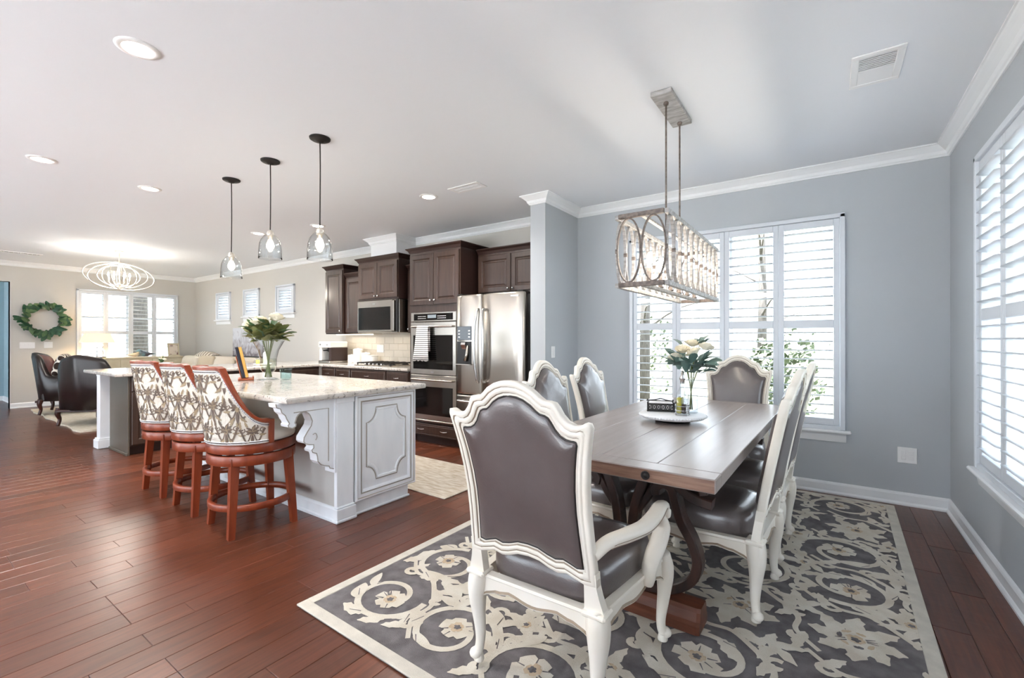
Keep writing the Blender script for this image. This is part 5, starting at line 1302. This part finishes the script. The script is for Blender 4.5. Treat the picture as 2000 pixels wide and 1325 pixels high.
bs_ = thing('book_stand', 'small cherry wood book stand beside the island vase', 'book stand', (-4.24, 1.97, IZ), R(155))
MB().box(-.10, .10, -.06, .06, 0, .018, .004).build('ledge', M['stand'], bs_)
MB().box(-.10, .10, -.062, -.05, .0185, .03, .003).build('lip', M['stand'], bs_)
MB().box(-.09, .09, 0, .008, 0, .20, .003).xf(Matrix.Translation((0, .03, .0185)) @ Matrix.Rotation(R(-12), 4, 'X')).build('rest', M['stand'], bs_)
def book(label, cov, y, w_, h_, th):
    t = thing('cookbook', label, 'book', (-4.24, 1.97, IZ+.019), R(155), 'books on the island stand')
    T = Matrix.Translation((0, y, .006)) @ Matrix.Rotation(R(-12), 4, 'X')
    MB().box(-w_, w_, -th, -th+.003, 0, h_, .001).box(-w_, w_, -.003, 0, 0, h_, .001).box(-w_, -w_+.003, -th+.003, -.003, 0, h_).xf(T).build('cover', cov, t)
    MB().box(-w_+.0035, w_-.004, -th+.0032, -.0032, .003, h_-.003).xf(T).build('pages', M['paper'], t)
book('book with navy cover leaning on the island stand', M['book_d'], .026, .10, .27, .02)
book('book with yellow cover in front of the navy one on the stand', M['book_y'], .002, .095, .27, .022)
tm_ = thing('glass_tumbler', 'blue-green glass tumbler beside the island vase', 'tumbler', (-4.00, 2.20, IZ))
MB().lathe([(0, .006), (.040, .0), (.045, .006), (.05, .10), (.047, .10), (.042, .012), (0, .011)], 22).build('glass', M['bglass'], tm_)

# ------------------------------------------------------------------ counter stools
def make_stool():
    t = thing('counter_stool', '', 'stool', (0, 0, 0), 0, 'swivel counter stools at the island')
    r = .232
    # legs: square, slightly splayed
    for sx in (-1, 1):
        for sy in (-1, 1):
            rg = []
            for z, q, hw in ((0, .196, .019), (.30, .178, .023), (.505, .166, .026)):
                cx, cy = sx*q, sy*q; rg.append([(cx-hw, cy-hw, z), (cx+hw, cy-hw, z), (cx+hw, cy+hw, z), (cx-hw, cy+hw, z)])
            MB().rings(rg, 0, False, cap0=True, cap1=True).build('leg', M['mahog'], t)
    def hoop(rad, z0, z1, th, nm, m_):
        rg = [[((rad-d)*cos(2*pi*k/48), (rad-d)*sin(2*pi*k/48), z) for k in range(48)] for d, z in ((th, z0), (.003, z0), (0, z0+.004), (0, z1-.004), (.003, z1), (th, z1))]
        MB().rings(rg, 0, True, loop=True).build(nm, m_, t, fix=True)
    hoop(.268, .455, .52, .03, 'apron_ring', M['mahog'])
    hoop(.262, .165, .205, .026, 'foot_ring', M['mahog'])
    MB().lathe([(.12, .5205), (.12, .532)], 24).build('swivel', M['iron'], t)
    hoop(.272, .533, .59, .05, 'seat_ring', M['mahog'])
    MB().lathe([(.10, .534), (.221, .534), (.221, .588), (.10, .588)], 32).build('seat_deck', M['mahog'], t)
    MB().lathe([(.235, .5905), (.262, .60), (.268, .62), (.264, .65), (.24, .676), (.16, .697), (0, .706)], 40).build('seat_cushion', M['cream_fab'], t)
    # barrel back: outer surface angle a from straight back (-y)
    amax = R(90)
    def topz(a):
        u = abs(a)/amax
        if u < .40: return 1.095
        v = (u-.40)/.60; return .745+.35*(1-v)**2.1 if v < 1 else .745
    def rad(a, z):
        u = abs(a)/amax; fl = max(0, (z-.59)/.505); return .272+.075*fl*(1-u*.75)
    def P(a, z, off=0.0): q = rad(a, z)+off; return (q*sin(a), -q*cos(a), z)
    n = 44; A = [-amax+2*amax*k/n for k in range(n+1)]
    tk = .05; rg = []
    m = 8
    for k in range(n+1):
        a = A[k]; zt = topz(a)-.022; col = []
        for j in range(m+1): z = .592+(zt-.592)*j/m; col.append(P(a, z))
        for j in range(m, -1, -1): z = .60+(zt-.60)*j/m; col.append(P(a, z, -tk))
        rg.append(col)
    MB().rings(rg, 0, True, cap0=True, cap1=True).build('upholstered_shell', M['cream_fab'], t, fix=True)
    # timber cap following the upper edge, with end posts
    rg = []
    for k in range(n+1):
        a = A[k]; zt = topz(a)
        rg.append([P(a, zt-.021, .006), P(a, zt-.003, .006), P(a, zt, .002), P(a, zt, -tk-.002), P(a, zt-.003, -tk-.006), P(a, zt-.021, -tk-.006)])
    MB().rings(rg, 0, False, cap0=True, cap1=True).build('top_rail', M['mahog'], t, fix=True)
    for s_ in (-1, 1):
        a0, a1 = s_*amax, s_*(amax+R(7)); rg = []
        for z in (.592, .67, topz(amax)):
            rg.append([P(a0, z, .006), P(a1, z, .006), P(a1, z, -tk-.006), P(a0, z, -tk-.006)])
        MB().rings(rg, 0, False, cap0=True, cap1=True).build('arm_post', M['mahog'], t, fix=True)
    # damask pattern on the outside
    W2 = .30*amax
    F = scroll_field((-W2, W2, .60, 1.085), .165, random.Random(31), detail=True, sparse=True)
    F.q = [q for q in F.q if all(p[1] < topz(p[0]/.30)-.045 for p in q[0])]
    Fm = F.mb(lambda x, y, l: P(x/.30, y, .0012+.00022*l))
    Fm.build('damask_pattern', [M['damask'], M['damask2'], M['damask2']], t, kind='stuff', label='brown and tan damask scrolls', fix=False)
    # double welt and nail heads
    w1 = MB()
    for off in (.030, .040): w1.tube([P(a, topz(a)-off, .002) for a in A], .0028, 5)
    for z in (.600, .612): w1.tube([P(a, z, .002) for a in A], .0032, 5)
    w1.build('welt', M['paper'], t)
    nh = MB().lathe([(.0045, 0), (.0038, .002), (0, .003)], 6)
    nm = MB()
    for k in range(110):
        a = -amax+2*amax*(k+.5)/110
        for zz in ((topz(a)-.035), .606):
            p = Vector(P(a, zz, .003)); nm.add([p+Vector((.0042*cos(q)*cos(a), .0042*cos(q)*sin(a), .0042*sin(q))) for q in [2*pi*i/6 for i in range(6)]]+[p+Vector((.003*sin(a), -.003*cos(a), 0))], [(i, (i+1) % 6, 6) for i in range(6)])
    nm.build('nailhead_trim', M['nail'], t, kind='stuff', fix=True)
    return t
s0 = make_stool()
for i, (x, y, a, lb) in enumerate(((-3.275, 1.565, R(-6), 'patterned barrel-back counter stool nearest the camera at the island'), (-3.905, 1.585, R(-3), 'patterned barrel-back counter stool, middle one of three'), (-4.565, 1.595, R(0), 'patterned barrel-back counter stool, farthest from the camera'))):
    o = s0 if i == 0 else copy_tree(s0)
    o.location = (x, y, .0005); o.rotation_euler = (0, 0, a); o['label'] = lb

# under-cabinet lamps
for (xa, xb) in ((-6.5, -5.62), (-4.68, -4.36)):
    t = free(MB().box(xa, xb, 4.40, 4.44, 1.338, 1.3515, .002), 'under_cabinet_lamp', emis('warm_strip', (1, .85, .66, 1), 1.2), 'slim lit strip under the %s wall cabinets' % ('left' if xa < -5.5 else 'right'), 'lamp')
    area_light('under_cabinet_glow', ((xa+xb)/2, 4.42, 1.336), (0, 0, 0), xb-xa, .05, .45*(xb-xa), (1, .84, .64))
area_light('hood_glow', (-5.15, 4.35, 1.36), (0, 0, 0), .5, .1, 0.4, (1, .84, .64))
# ------------------------------------------------------------------ linear chandelier over the dining table
ch = thing('linear_chandelier', 'rectangular driftwood-grey chandelier of open ovals over the dining table', 'chandelier', (-.79, 2.93, ZC))
y0, y1, hw, zt, zb = -.63, .63, .13, 1.912-ZC, 1.552-ZC
MB().box(-.06, .06, -.235-.055, .235-.055, -.028, -.0005, .003).build('canopy', M['driftwood'], ch)
for yy in (-.187, .115):
    r_ = MB().tube([(0, yy, -.028), (0, yy, zt+.01)], .0055, 8).lathe([(.014, -.045), (.016, -.034), (.012, -.0285)], 10, (0, yy, 0)).build('rod', M['driftdark'], ch)
for z in (zt, zb):
    for s_ in (-1, 1):
        MB().box(s_*hw-.011, s_*hw+.011, y0, y1, z-.012, z+.012, .002).build('long_bar', M['driftwood'], ch)
        MB().box(-hw+.0112, hw-.0112, s_*.63-.011, s_*.63+.011, z-.012, z+.012, .002).build('end_bar', M['driftdark'], ch)
MB().box(-.011, .011, y0+.0112, y1-.0112, zb-.010, zb+.010, .002).build('centre_bar', M['driftwood'], ch)
MB().box(-.011, .011, y0+.0112, y1-.0112, zt-.006, zt+.006, .002).build('top_bar', M['driftwood'], ch)
rz_ = (zt-zb)/2-.013; n = 10; rx_ = (y1-y0)/n/2-.002
oval = MB().bar([(0, rx_*cos(2*pi*k/28), rz_*sin(2*pi*k/28)) for k in range(28)], .0035, .008, (1, 0, 0), closed=True, c=.001).mesh('oval', M['driftwood'])
clip = MB().box(-.010, .010, -.006, .006, -.012, .012, .002).mesh('clip', M['driftdark'])
for s_ in (-1, 1):
    for k in range(n):
        inst(oval, 'oval', ch, (s_*hw, y0+(y1-y0)*(k+.5)/n, (zt+zb)/2))
        if k: inst(clip, 'clip', ch, (s_*hw, y0+(y1-y0)*k/n, (zt+zb)/2))
ov2 = MB().bar([((hw/2-.003)*cos(2*pi*k/28), 0, rz_*sin(2*pi*k/28)) for k in range(28)], .0035, .008, (0, 1, 0), closed=True, c=.001).mesh('oval', M['driftdark'])
for s_ in (-1, 1):
    for q in (-1, 1): inst(ov2, 'oval', ch, (q*hw/2, s_*.63, (zt+zb)/2))
    for q in (-1, 0, 1): inst(clip, 'clip', ch, (q*hw, s_*.63, (zt+zb)/2), (0, 0, pi/2))
for k in range(6):
    yy = -.5+.2*k
    c_ = MB().lathe([(.018, zb+.0105), (.02, zb+.016), (.013, zb+.02), (.012, zb+.10), (0, zb+.10)], 12, (0, yy, 0)).build('candle_sleeve', M['driftdark'], ch)
    MB().lathe([(.006, zb+.101), (.012, zb+.115), (.016, zb+.135), (.012, zb+.16), (.004, zb+.18), (0, zb+.185)], 12, (0, yy, 0)).build('bulb', M['bulb'], c_)
    d = bpy.data.lights.new('chandelier_candle', 'POINT'); d.energy = 0.9; d.color = (1, .9, .78); d.shadow_soft_size = .03
    o = bpy.data.objects.new('chandelier_candle', d); COL.objects.link(o); o.location = (-.79, 2.93+yy, ZC+zb+.14)

# ------------------------------------------------------------------ island pendants
for i, (x, y, zb_, lb) in enumerate(((-2.98, 1.886, 1.835, 'glass bell pendant on a black cord, nearest of three over the island'), (-3.683, 1.896, 1.915, 'glass bell pendant on a black cord, middle of three over the island'), (-4.406, 1.921, 1.82, 'glass bell pendant on a black cord, farthest of three over the island'))):
    t = thing('pendant_light', lb, 'pendant', (x, y, ZC), 0, 'glass pendants over the island')
    MB().lathe([(.0, -.03), (.02, -.03), (.03, -.02), (.06, -.016), (.07, -.010), (.072, -.0005)], 28).build('canopy', M['bronze'], t)
    zt_ = zb_+.20-ZC
    wob = .004
    MB().tube(cr([(0, 0, -.029), (wob, 0, -.2), (-wob, wob, -.38), (0, 0, zt_+.03)], 5), .0042, 7).build('cord', M['bronze'], t)
    MB().lathe([(.006, .032), (.012, .028), (.022, .018), (.026, .0), (.024, -.02), (.016, -.022), (.016, -.045), (0, -.045)], 18, (0, 0, zt_)).build('socket_cap', M['silverleaf'], t)
    zs = zb_-ZC
    MB().lathe([(.028, .195), (.045, .182), (.066, .155), (.078, .12), (.083, .07), (.085, .02), (.0865, 0), (.084, .0), (.0805, .07), (.0755, .118), (.0635, .152), (.043, .178), (.027, .19)], 32, (0, 0, zs), caps=False).build('glass_shade', M['cglass'], t)
    MB().lathe([(0, .07), (.014, .075), (.026, .092), (.029, .108), (.024, .128), (.014, .145), (.012, .153)], 16, (0, 0, zs)).build('bulb', M['bulb'], t)
    d = bpy.data.lights.new('pendant_bulb', 'POINT'); d.energy = 2.5; d.color = (1, .93, .84); d.shadow_soft_size = .03
    o = bpy.data.objects.new('pendant_bulb', d); COL.objects.link(o); o.location = (x, y, zb_+.105)

# ------------------------------------------------------------------ living room
gc = thing('orb_chandelier', 'open silver orb chandelier of nested oval rings in the living room', 'chandelier', (-9.45, 2.43, ZC))
MB().lathe([(.0, -.03), (.05, -.028), (.06, -.01), (.062, -.0005)], 20).build('canopy', M['silverleaf'], gc)
MB().tube([(0, 0, -.03), (0, 0, -.62)], .008, 8).build('stem', M['silverleaf'], gc)
cz_ = -.41
for k, (a, rx_, rz2, tl) in enumerate(((0, .46, .215, 8), (45, .44, .205, -6), (90, .46, .21, 6), (135, .42, .20, -8), (20, .27, .17, 0), (110, .27, .17, 0))):
    p = []
    for i in range(40):
        q = 2*pi*i/40; v_ = Matrix.Rotation(R(tl), 3, 'Y') @ Vector((rx_*cos(q), 0, rz2*sin(q))); v_ = Matrix.Rotation(R(a+62), 3, 'Z') @ v_; p.append((v_.x, v_.y, v_.z+cz_))
    MB().tube(p, .0075, 6, closed=True).build('ring', M['silverleaf'], gc)
for k in range(6):
    a = 2*pi*k/6+.3; c = (.13*cos(a), .13*sin(a), 0)
    arm = MB().tube(cr([(0, 0, cz_-.12), (c[0]*.6, c[1]*.6, cz_-.15), (c[0], c[1], cz_-.10)], 3), .006, 6).lathe([(.011, cz_-.10), (.011, cz_-.02), (0, cz_-.02)], 10, c).build('candle_arm', M['silverleaf'], gc)
    MB().lathe([(.006, cz_-.019), (.016, cz_+.015), (.012, cz_+.04), (0, cz_+.065)], 10, c).build('bulb', M['bulb'], arm)
d = bpy.data.lights.new('orb_glow', 'POINT'); d.energy = 20; d.color = (1, .92, .82); d.shadow_soft_size = .12
o = bpy.data.objects.new('orb_glow', d); COL.objects.link(o); o.location = (-9.45, 2.43, ZC+cz_)

# wreath
wr_ = thing('magnolia_wreath', 'round green magnolia leaf wreath on the far wall', 'wreath', (XF+.02, 2.035, 1.645))
MB().tube([(.02, .235*cos(2*pi*k/24), .235*sin(2*pi*k/24)) for k in range(24)], .022, 6, closed=True).build('twig_ring', M['bark'], wr_)
rr = random.Random(4); lms = [leaf3(L_, L_*.24, curl=.2).mesh('leaf', M[m_]) for L_ in (.12, .145, .165) for m_ in ('leaf_d', 'leaf_d', 'leaf')]
for k in range(96):
    a = 2*pi*k/96+rr.uniform(-.05, .05); q = .235+rr.uniform(-.05, .04)
    o = inst(rr.choice(lms), 'leaf', wr_, (.03+rr.uniform(0, .05), q*cos(a), q*sin(a)))
    dr_ = a+rr.choice((-1, 1))*rr.uniform(.35, 1.1)
    o.rotation_euler = Matrix(((rr.uniform(.05, .35), 0, 0), (0, 1, 0), (0, 0, 1))).to_3x3().to_euler()
    ux = Vector((rr.uniform(.05, .4), cos(dr_), sin(dr_))).normalized(); nz_ = Vector((1, rr.uniform(-.5, .5), rr.uniform(-.5, .5))); uy = nz_.cross(ux).normalized(); nz_ = ux.cross(uy)
    o.rotation_euler = Matrix((ux, uy, nz_)).transposed().to_euler()

# living room rug
lr = MB(); n = 40
def wav(i, j): return .012*sin(i*1.7)+.008*sin(j*2.3)
out = []
for (xa, ya, xb, yb) in ((-11.7, 1.76, -8.35, 1.72), (-8.35, 1.72, -8.30, 3.5), (-8.30, 3.5, -11.7, 3.5), (-11.7, 3.5, -11.7, 1.76)):
    for k in range(14):
        t = k/14; out.append((xa+(xb-xa)*t+.02*sin(k*2.1), ya+(yb-ya)*t+.02*sin(k*1.7+1)))
lr.prism(out, 2, .0005, .024)
free(lr, 'shag_rug', M['lrug'], 'cream shag rug under the dark leather armchairs', 'rug', fix=True)

# armchairs: camel back, wing sides
def make_armchair():
    t = thing('leather_armchair', '', 'armchair', (0, 0, 0), 0, 'dark leather armchairs')
    W, D = .40, .40
    # seat base and cushion
    MB().box(-W+.03, W-.03, -D+.05, D, .22, .36, .02).build('seat_base', M['armlea'], t)
    MB().box(-.30, .30, -.25, D+.02, .362, .47, .04).build('seat_cushion', M['armred'], t)
    # wrap-around back and arms as one padded shell in plan: from right arm front, round the back, to left arm front
    plan = cr([(W, .36), (W+.02, .1), (W+.01, -.2), (W-.08, -.37), (W-.25, -.43), (0, -.45), (-W+.25, -.43), (-W+.08, -.37), (-W-.01, -.2), (-W-.02, .1), (-W, .36)], 4); n = len(plan)
    rg = []
    for i, p in enumerate(plan):
        a = abs(i/(n-1)-.5)*2
        zt_ = .62 if a > .52 else (.62+.34*(1-((a-.30)/.22)**1.5) if a > .30 else .96)
        zt_ += .045*max(0, cos(a/.30*pi/2)) if a < .30 else 0
        lean = .11*max(0, 1-a/.55)
        q = plan[min(i+1, n-1)]-plan[max(i-1, 0)]; q.normalize(); nn = Vector((q.y, -q.x))*-1
        c = Vector((0, 0)); inw = (Vector((0, -.05))-p); inw = nn if nn.dot(inw) > 0 else -nn
        ring = []
        for (o_, zf) in ((.0, 0), (-.01, .5), (0, .92), (.02, 1.0), (.055, 1.015), (.09, .97), (.10, .6), (.10, 0)):
            z = .22+(zt_-.22)*zf; u = p+inw*o_; ln = lean*((z-.22)/.75)**1.3
            ring.append((u.x*(1+.10*(z-.22)), u.y-ln, z))
        rg.append(ring)
    MB().rings(rg, [0, 0, 0, 0, 0, 1, 1, 0], True, cap0=True, cap1=True).build('wrap_back', [M['armlea'], M['armred']], t, fix=True)
    MB().box(-W+.04, W-.04, D-.02, D+.015, .20, .235, .006).box(-W+.05, W-.05, -.43, -.40, .20, .235, .006).build('base_rail', M['armleg'], t)
    for sx in (-1, 1):
        for (yy, fw) in ((-.36, -1), (.34, 1)):
            pth = cr([(sx*(W-.06), yy, .25), (sx*(W-.05), yy+fw*.015, .17), (sx*(W-.065), yy, .09), (sx*(W-.055), yy+fw*.02, .0)], 4)
            MB().tube(pth, [.042-.02*min(1, k/8) for k in range(len(pth))], 8).build('leg', M['armleg'], t)
    return t
ac = make_armchair(); ac.location = (-10.75, 2.18, .034); ac.rotation_euler = (0, 0, R(-22)); ac['label'] = 'dark leather armchair with a lattice pillow, farther of the two'
a2 = copy_tree(ac); a2.location = (-9.02, 2.15, .034); a2.rotation_euler = (0, 0, R(42)); a2['label'] = 'dark leather armchair turned away, nearer the peninsula'
def cushion(w_, h_, d_, n=10):
    mb = MB(); rg = []
    for s_ in (-1, 1):
        pass
    N = 28
    for k in range(9):
        ph = -pi/2+pi*k/8; sc_ = cos(ph)**.45 if 0 < k < 8 else .05; y = d_*sin(ph)
        rg.append([((abs(cos(q))**.45)*(1 if cos(q) > 0 else -1)*w_*sc_, y, (abs(sin(q))**.45)*(1 if sin(q) > 0 else -1)*h_*sc_) for q in [2*pi*i/N for i in range(N)]])
    return mb.rings(rg, 0, True, cap0=True, cap1=True)
o = free(cushion(.26, .20, .07), 'throw_pillow', M['lattice'], 'dark throw pillow with white lattice pattern on the armchair', 'pillow', (-10.72, 1.99, .83), R(-8), fix=True); o.rotation_euler = (R(-16), 0, R(-22))

# console table under the living room window
cs = thing('console_table', 'long cream console table with three drawers under the far window', 'console table', (-11.9, 3.3, 0))
x0, x1, y0, y1, zt = -12.14, -11.75, 2.50, 4.12, .905
MB().box(x0-.01, x1+.015, y0-.015, y1+.015, zt-.03, zt, .005).build('top', M['console'], cs, True)
MB().box(x0, x1, y0, y1, .66, zt-.0305, .003).build('case', M['console'], cs, True)
for k in range(3):
    a = y0+.03+k*(y1-y0-.06)/3; b_ = a+(y1-y0-.06)/3-.01
    d = MB().box(x1+.0005, x1+.014, a, b_, .68, zt-.045, .003).build('drawer', M['console'], cs, True)
    kb = MB().lathe([(.005, 0), (.012, .015), (.010, .022), (0, .024)], 10); kb.xf(Matrix.Translation((x1+.0142, (a+b_)/2, .765)) @ Matrix.Rotation(R(90), 4, 'Y')); kb.build('knob', M['iron'], d, False).location = (-cs.location[0], -cs.location[1], 0)
for xx in (x0+.03, x1-.03):
    for yy in (y0+.03, y1-.03): MB().box(xx-.025, xx+.025, yy-.025, yy+.025, 0, .66, .003).build('leg', M['console'], cs, True)
CZ = zt+.0005
tl = thing('table_lamp', 'table lamp with cream rectangular shade and scrolled iron base on the console', 'lamp', (-11.9, 2.72, CZ))
MB().box(-.07, .07, -.12, .12, 0, .018, .004).build('base', M['iron'], tl)
for s_ in (-1, 1):
    MB().tube(cr([(0, 0, .02), (0, s_*.06, .05), (0, s_*.095, .10), (0, s_*.06, .16), (0, s_*.03, .17), (0, s_*.08, .21), (0, s_*.09, .25), (0, s_*.05, .245)], 4), .006, 6).build('scroll', M['chrome'], tl)
    MB().tube(cr([(0, s_*.01, .06), (0, s_*.05, .08), (0, s_*.05, .12), (0, s_*.015, .12)], 4), .005, 6).build('scroll', M['chrome'], tl)
MB().tube([(0, 0, .018), (0, 0, .34)], .006, 8).build('pole', M['iron'], tl)
rg = [[(sx*a, sy*b_, z) for sx, sy in ((-1, -1), (1, -1), (1, 1), (-1, 1))] for a, b_, z in ((.12, .25, .30), (.085, .185, .48))]
rg2 = [[(sx*(a-.004), sy*(b_-.004), z) for sx, sy in ((-1, -1), (1, -1), (1, 1), (-1, 1))] for a, b_, z in ((.085, .185, .48), (.12, .25, .30))]
MB().rings(rg+rg2, 0, False, loop=True).build('shade', M['lampshade'], tl, fix=True)
d = bpy.data.lights.new('table_lamp_bulb', 'POINT'); d.energy = 6; d.color = (1, .8, .55); d.shadow_soft_size = .04
o = bpy.data.objects.new('table_lamp_bulb', d); COL.objects.link(o); o.location = (-11.9, 2.72, CZ+.38)
bi = thing('bird_figurines', 'pair of small ceramic birds on the console', 'figurine', (-11.9, 3.42, CZ))
for k, (yy, m_, sc_, fl) in enumerate(((-.10, M['pillow'], .85, -1), (.06, mat('teal_ceramic', srgb(120, 160, 172), .3, col2=srgb(90, 84, 92), scale=9), 1.15, 1))):
    p = [(fl*-.17, .05, .004), (fl*-.10, .05, .018), (fl*-.03, .05, .045), (fl*.03, .06, .05), (fl*.06, .095, .034), (fl*.09, .11, .026), (fl*.115, .10, .012), (fl*.135, .098, .003)]
    pts = cr([(0, yy+a*sc_*-1, b_*sc_+.0) for a, b_, r in p], 3); rad = [v.x*sc_ for v in cr([(r, 0, 0) for a, b_, r in p], 3)]
    bo = MB().tube(pts, rad, 10).build('bird', m_, bi); bo.location = (0, 0, .0)
pf = thing('photo_frame', 'cream photo frame leaning on the console right end', 'picture frame', (-11.88, 4.0, CZ), R(8))
T = Matrix.Rotation(R(-8), 4, 'Y')
fm = MB()
for (a, b_, c, d_) in ((-.115, .115, 0, .03), (-.115, .115, .25, .28), (-.115, -.085, .03, .25), (.085, .115, .03, .25)): fm.box(0, .015, a, b_, c, d_, .003)
fm.xf(T).build('frame', M['console'], pf)
MB().box(.002, .006, -.085, .085, .03, .25).xf(T).build('picture', mat('photo_print', srgb(226, 214, 200), .4, col2=srgb(110, 58, 60), scale=9, contrast=(.5, .62)), pf)
op = thing('potted_orchid', 'small potted white orchid on the peninsula counter', 'plant', (-7.05, 2.24, CT+.0005))
MB().lathe([(.03, 0), (.04, .05), (.042, .055), (.036, .055), (0, .05)], 14).build('pot', M['dirtplant'], op)
for k in range(7): inst(leaf3(.09, .02, curl=.4).mesh('leaf', M['leaf']), 'leaf', op, (0, 0, .05), (0, -.9+.15*(k % 3), 2*pi*k/7))
for k, (a, b_, c) in enumerate(((.01, -.01, .11), (.03, .02, .10), (-.02, .015, .13))): inst(rose_mesh(.022, M['rose'], random.Random(k)), 'blossom', op, (a, b_, c))
MB().tube(cr([(0, 0, .05), (.01, .0, .11), (.0, .02, .16)], 4), .003, 5).build('stem', M['stem'], op)

# sofa by the kitchen-side wall, with pillows and throw
sf = thing('linen_sofa', 'cream linen sofa against the living room wall', 'sofa', (-10.0, 4.1, 0))
X0, X1 = -11.4, -8.3
MB().box(X0, X1, 3.62, 4.50, .10, .42, .03).build('base', M['sofa'], sf, True)
for k in range(3):
    a = X0+.2+k*(X1-X0-.4)/3; MB().box(a+.005, a+(X1-X0-.4)/3-.005, 3.58, 4.2, .422, .56, .04).build('seat_cushion', M['sofa'], sf, True)
    MB().box(a+.005, a+(X1-X0-.4)/3-.005, 4.10, 4.30, .562, .93, .06).build('back_cushion', M['sofa'], sf, True)
MB().box(X0+.2, X1-.2, 4.305, 4.50, .42, .90, .06).build('back', M['sofa'], sf, True)
for xx in (X0, X1-.19): MB().box(xx, xx+.19, 3.60, 4.50, .42, .68, .06).build('arm', M['sofa'], sf, True)
for xx in (X0+.1, X1-.1):
    for yy in (3.7, 4.42): MB().lathe([(.02, 0), (.03, .10)], 10, (xx, yy, 0)).build('foot', M['armleg'], sf, True)
for (x, lb, m_, w_, h_) in ((-10.95, 'woven cream pillow at the left of the sofa', M['weave'], .30, .17), (-10.2, 'plain beige pillow in the middle of the sofa', M['pillow'], .28, .18), (-9.45, 'plain cream pillow right of the beige one on the sofa', M['sofa'], .30, .17)):
    o = free(cushion(w_, h_, .07), 'sofa_pillow', m_, lb, 'pillow', (x, 3.98, .77), 0, 'pillows on the sofa', fix=True); o.rotation_euler = (R(-12), 0, R(6))
th = MB(); rg = []
for k in range(13):
    t = k/12; x = -11.15+.85*t
    rg.append([(x, 4.085-.01*sin(k), .62), (x, 4.09, .90+.06*sin(pi*t)), (x, 4.15, .95+.075*sin(pi*t)), (x, 4.28, .95+.06*sin(pi*t)), (x, 4.302, .935)])
th.rings(rg, 0, True, closed_u=False); o = th.build('throw_blanket', stripe_mat('throw_stripe', srgb(224, 216, 200), srgb(122, 106, 90), 3.0, 'X', lo=.7, hi=.8)); tag(o, 'striped throw blanket over the left end of the sofa back', 'blanket')
# painting on the wall above the sofa
pa = thing('abstract_painting', 'pale grey abstract painting on the wall above the sofa', 'painting', (-9.75, YA-.001, 1.22))
m, nt, b = nodes_mat('abstract_canvas'); tc = nt.nodes.new('ShaderNodeTexCoord'); nz = nt.nodes.new('ShaderNodeTexNoise'); nz.inputs['Scale'].default_value = 5; nz.inputs['Detail'].default_value = 9; nz.inputs['Distortion'].default_value = 1.5
gr = nt.nodes.new('ShaderNodeSeparateXYZ'); nt.links.new(tc.outputs['Object'], gr.inputs[0]); nt.links.new(tc.outputs['Object'], nz.inputs['Vector'])
ma = nt.nodes.new('ShaderNodeMath'); ma.operation = 'MULTIPLY_ADD'; ma.inputs[1].default_value = .6; nt.links.new(gr.outputs[2], ma.inputs[0]); nt.links.new(nz.outputs[0], ma.inputs[2])
rp = nt.nodes.new('ShaderNodeValToRGB'); e = rp.color_ramp.elements; e[0].position = .28; e[0].color = srgb(120, 112, 116); e[1].position = .62; e[1].color = srgb(212, 214, 220)
x_ = e.new(.42); x_.color = srgb(168, 164, 170); nt.links.new(ma.outputs[0], rp.inputs[0]); nt.links.new(rp.outputs[0], b.inputs['Base Color']); b.inputs['Roughness'].default_value = .7
MB().box(-.62, .62, -.03, 0, -.29, .29, .004).build('canvas', m, pa)
MB().box(-.625, .625, -.034, 0, -.305, -.2905, .002).build('lower_edge', M['iron'], pa)
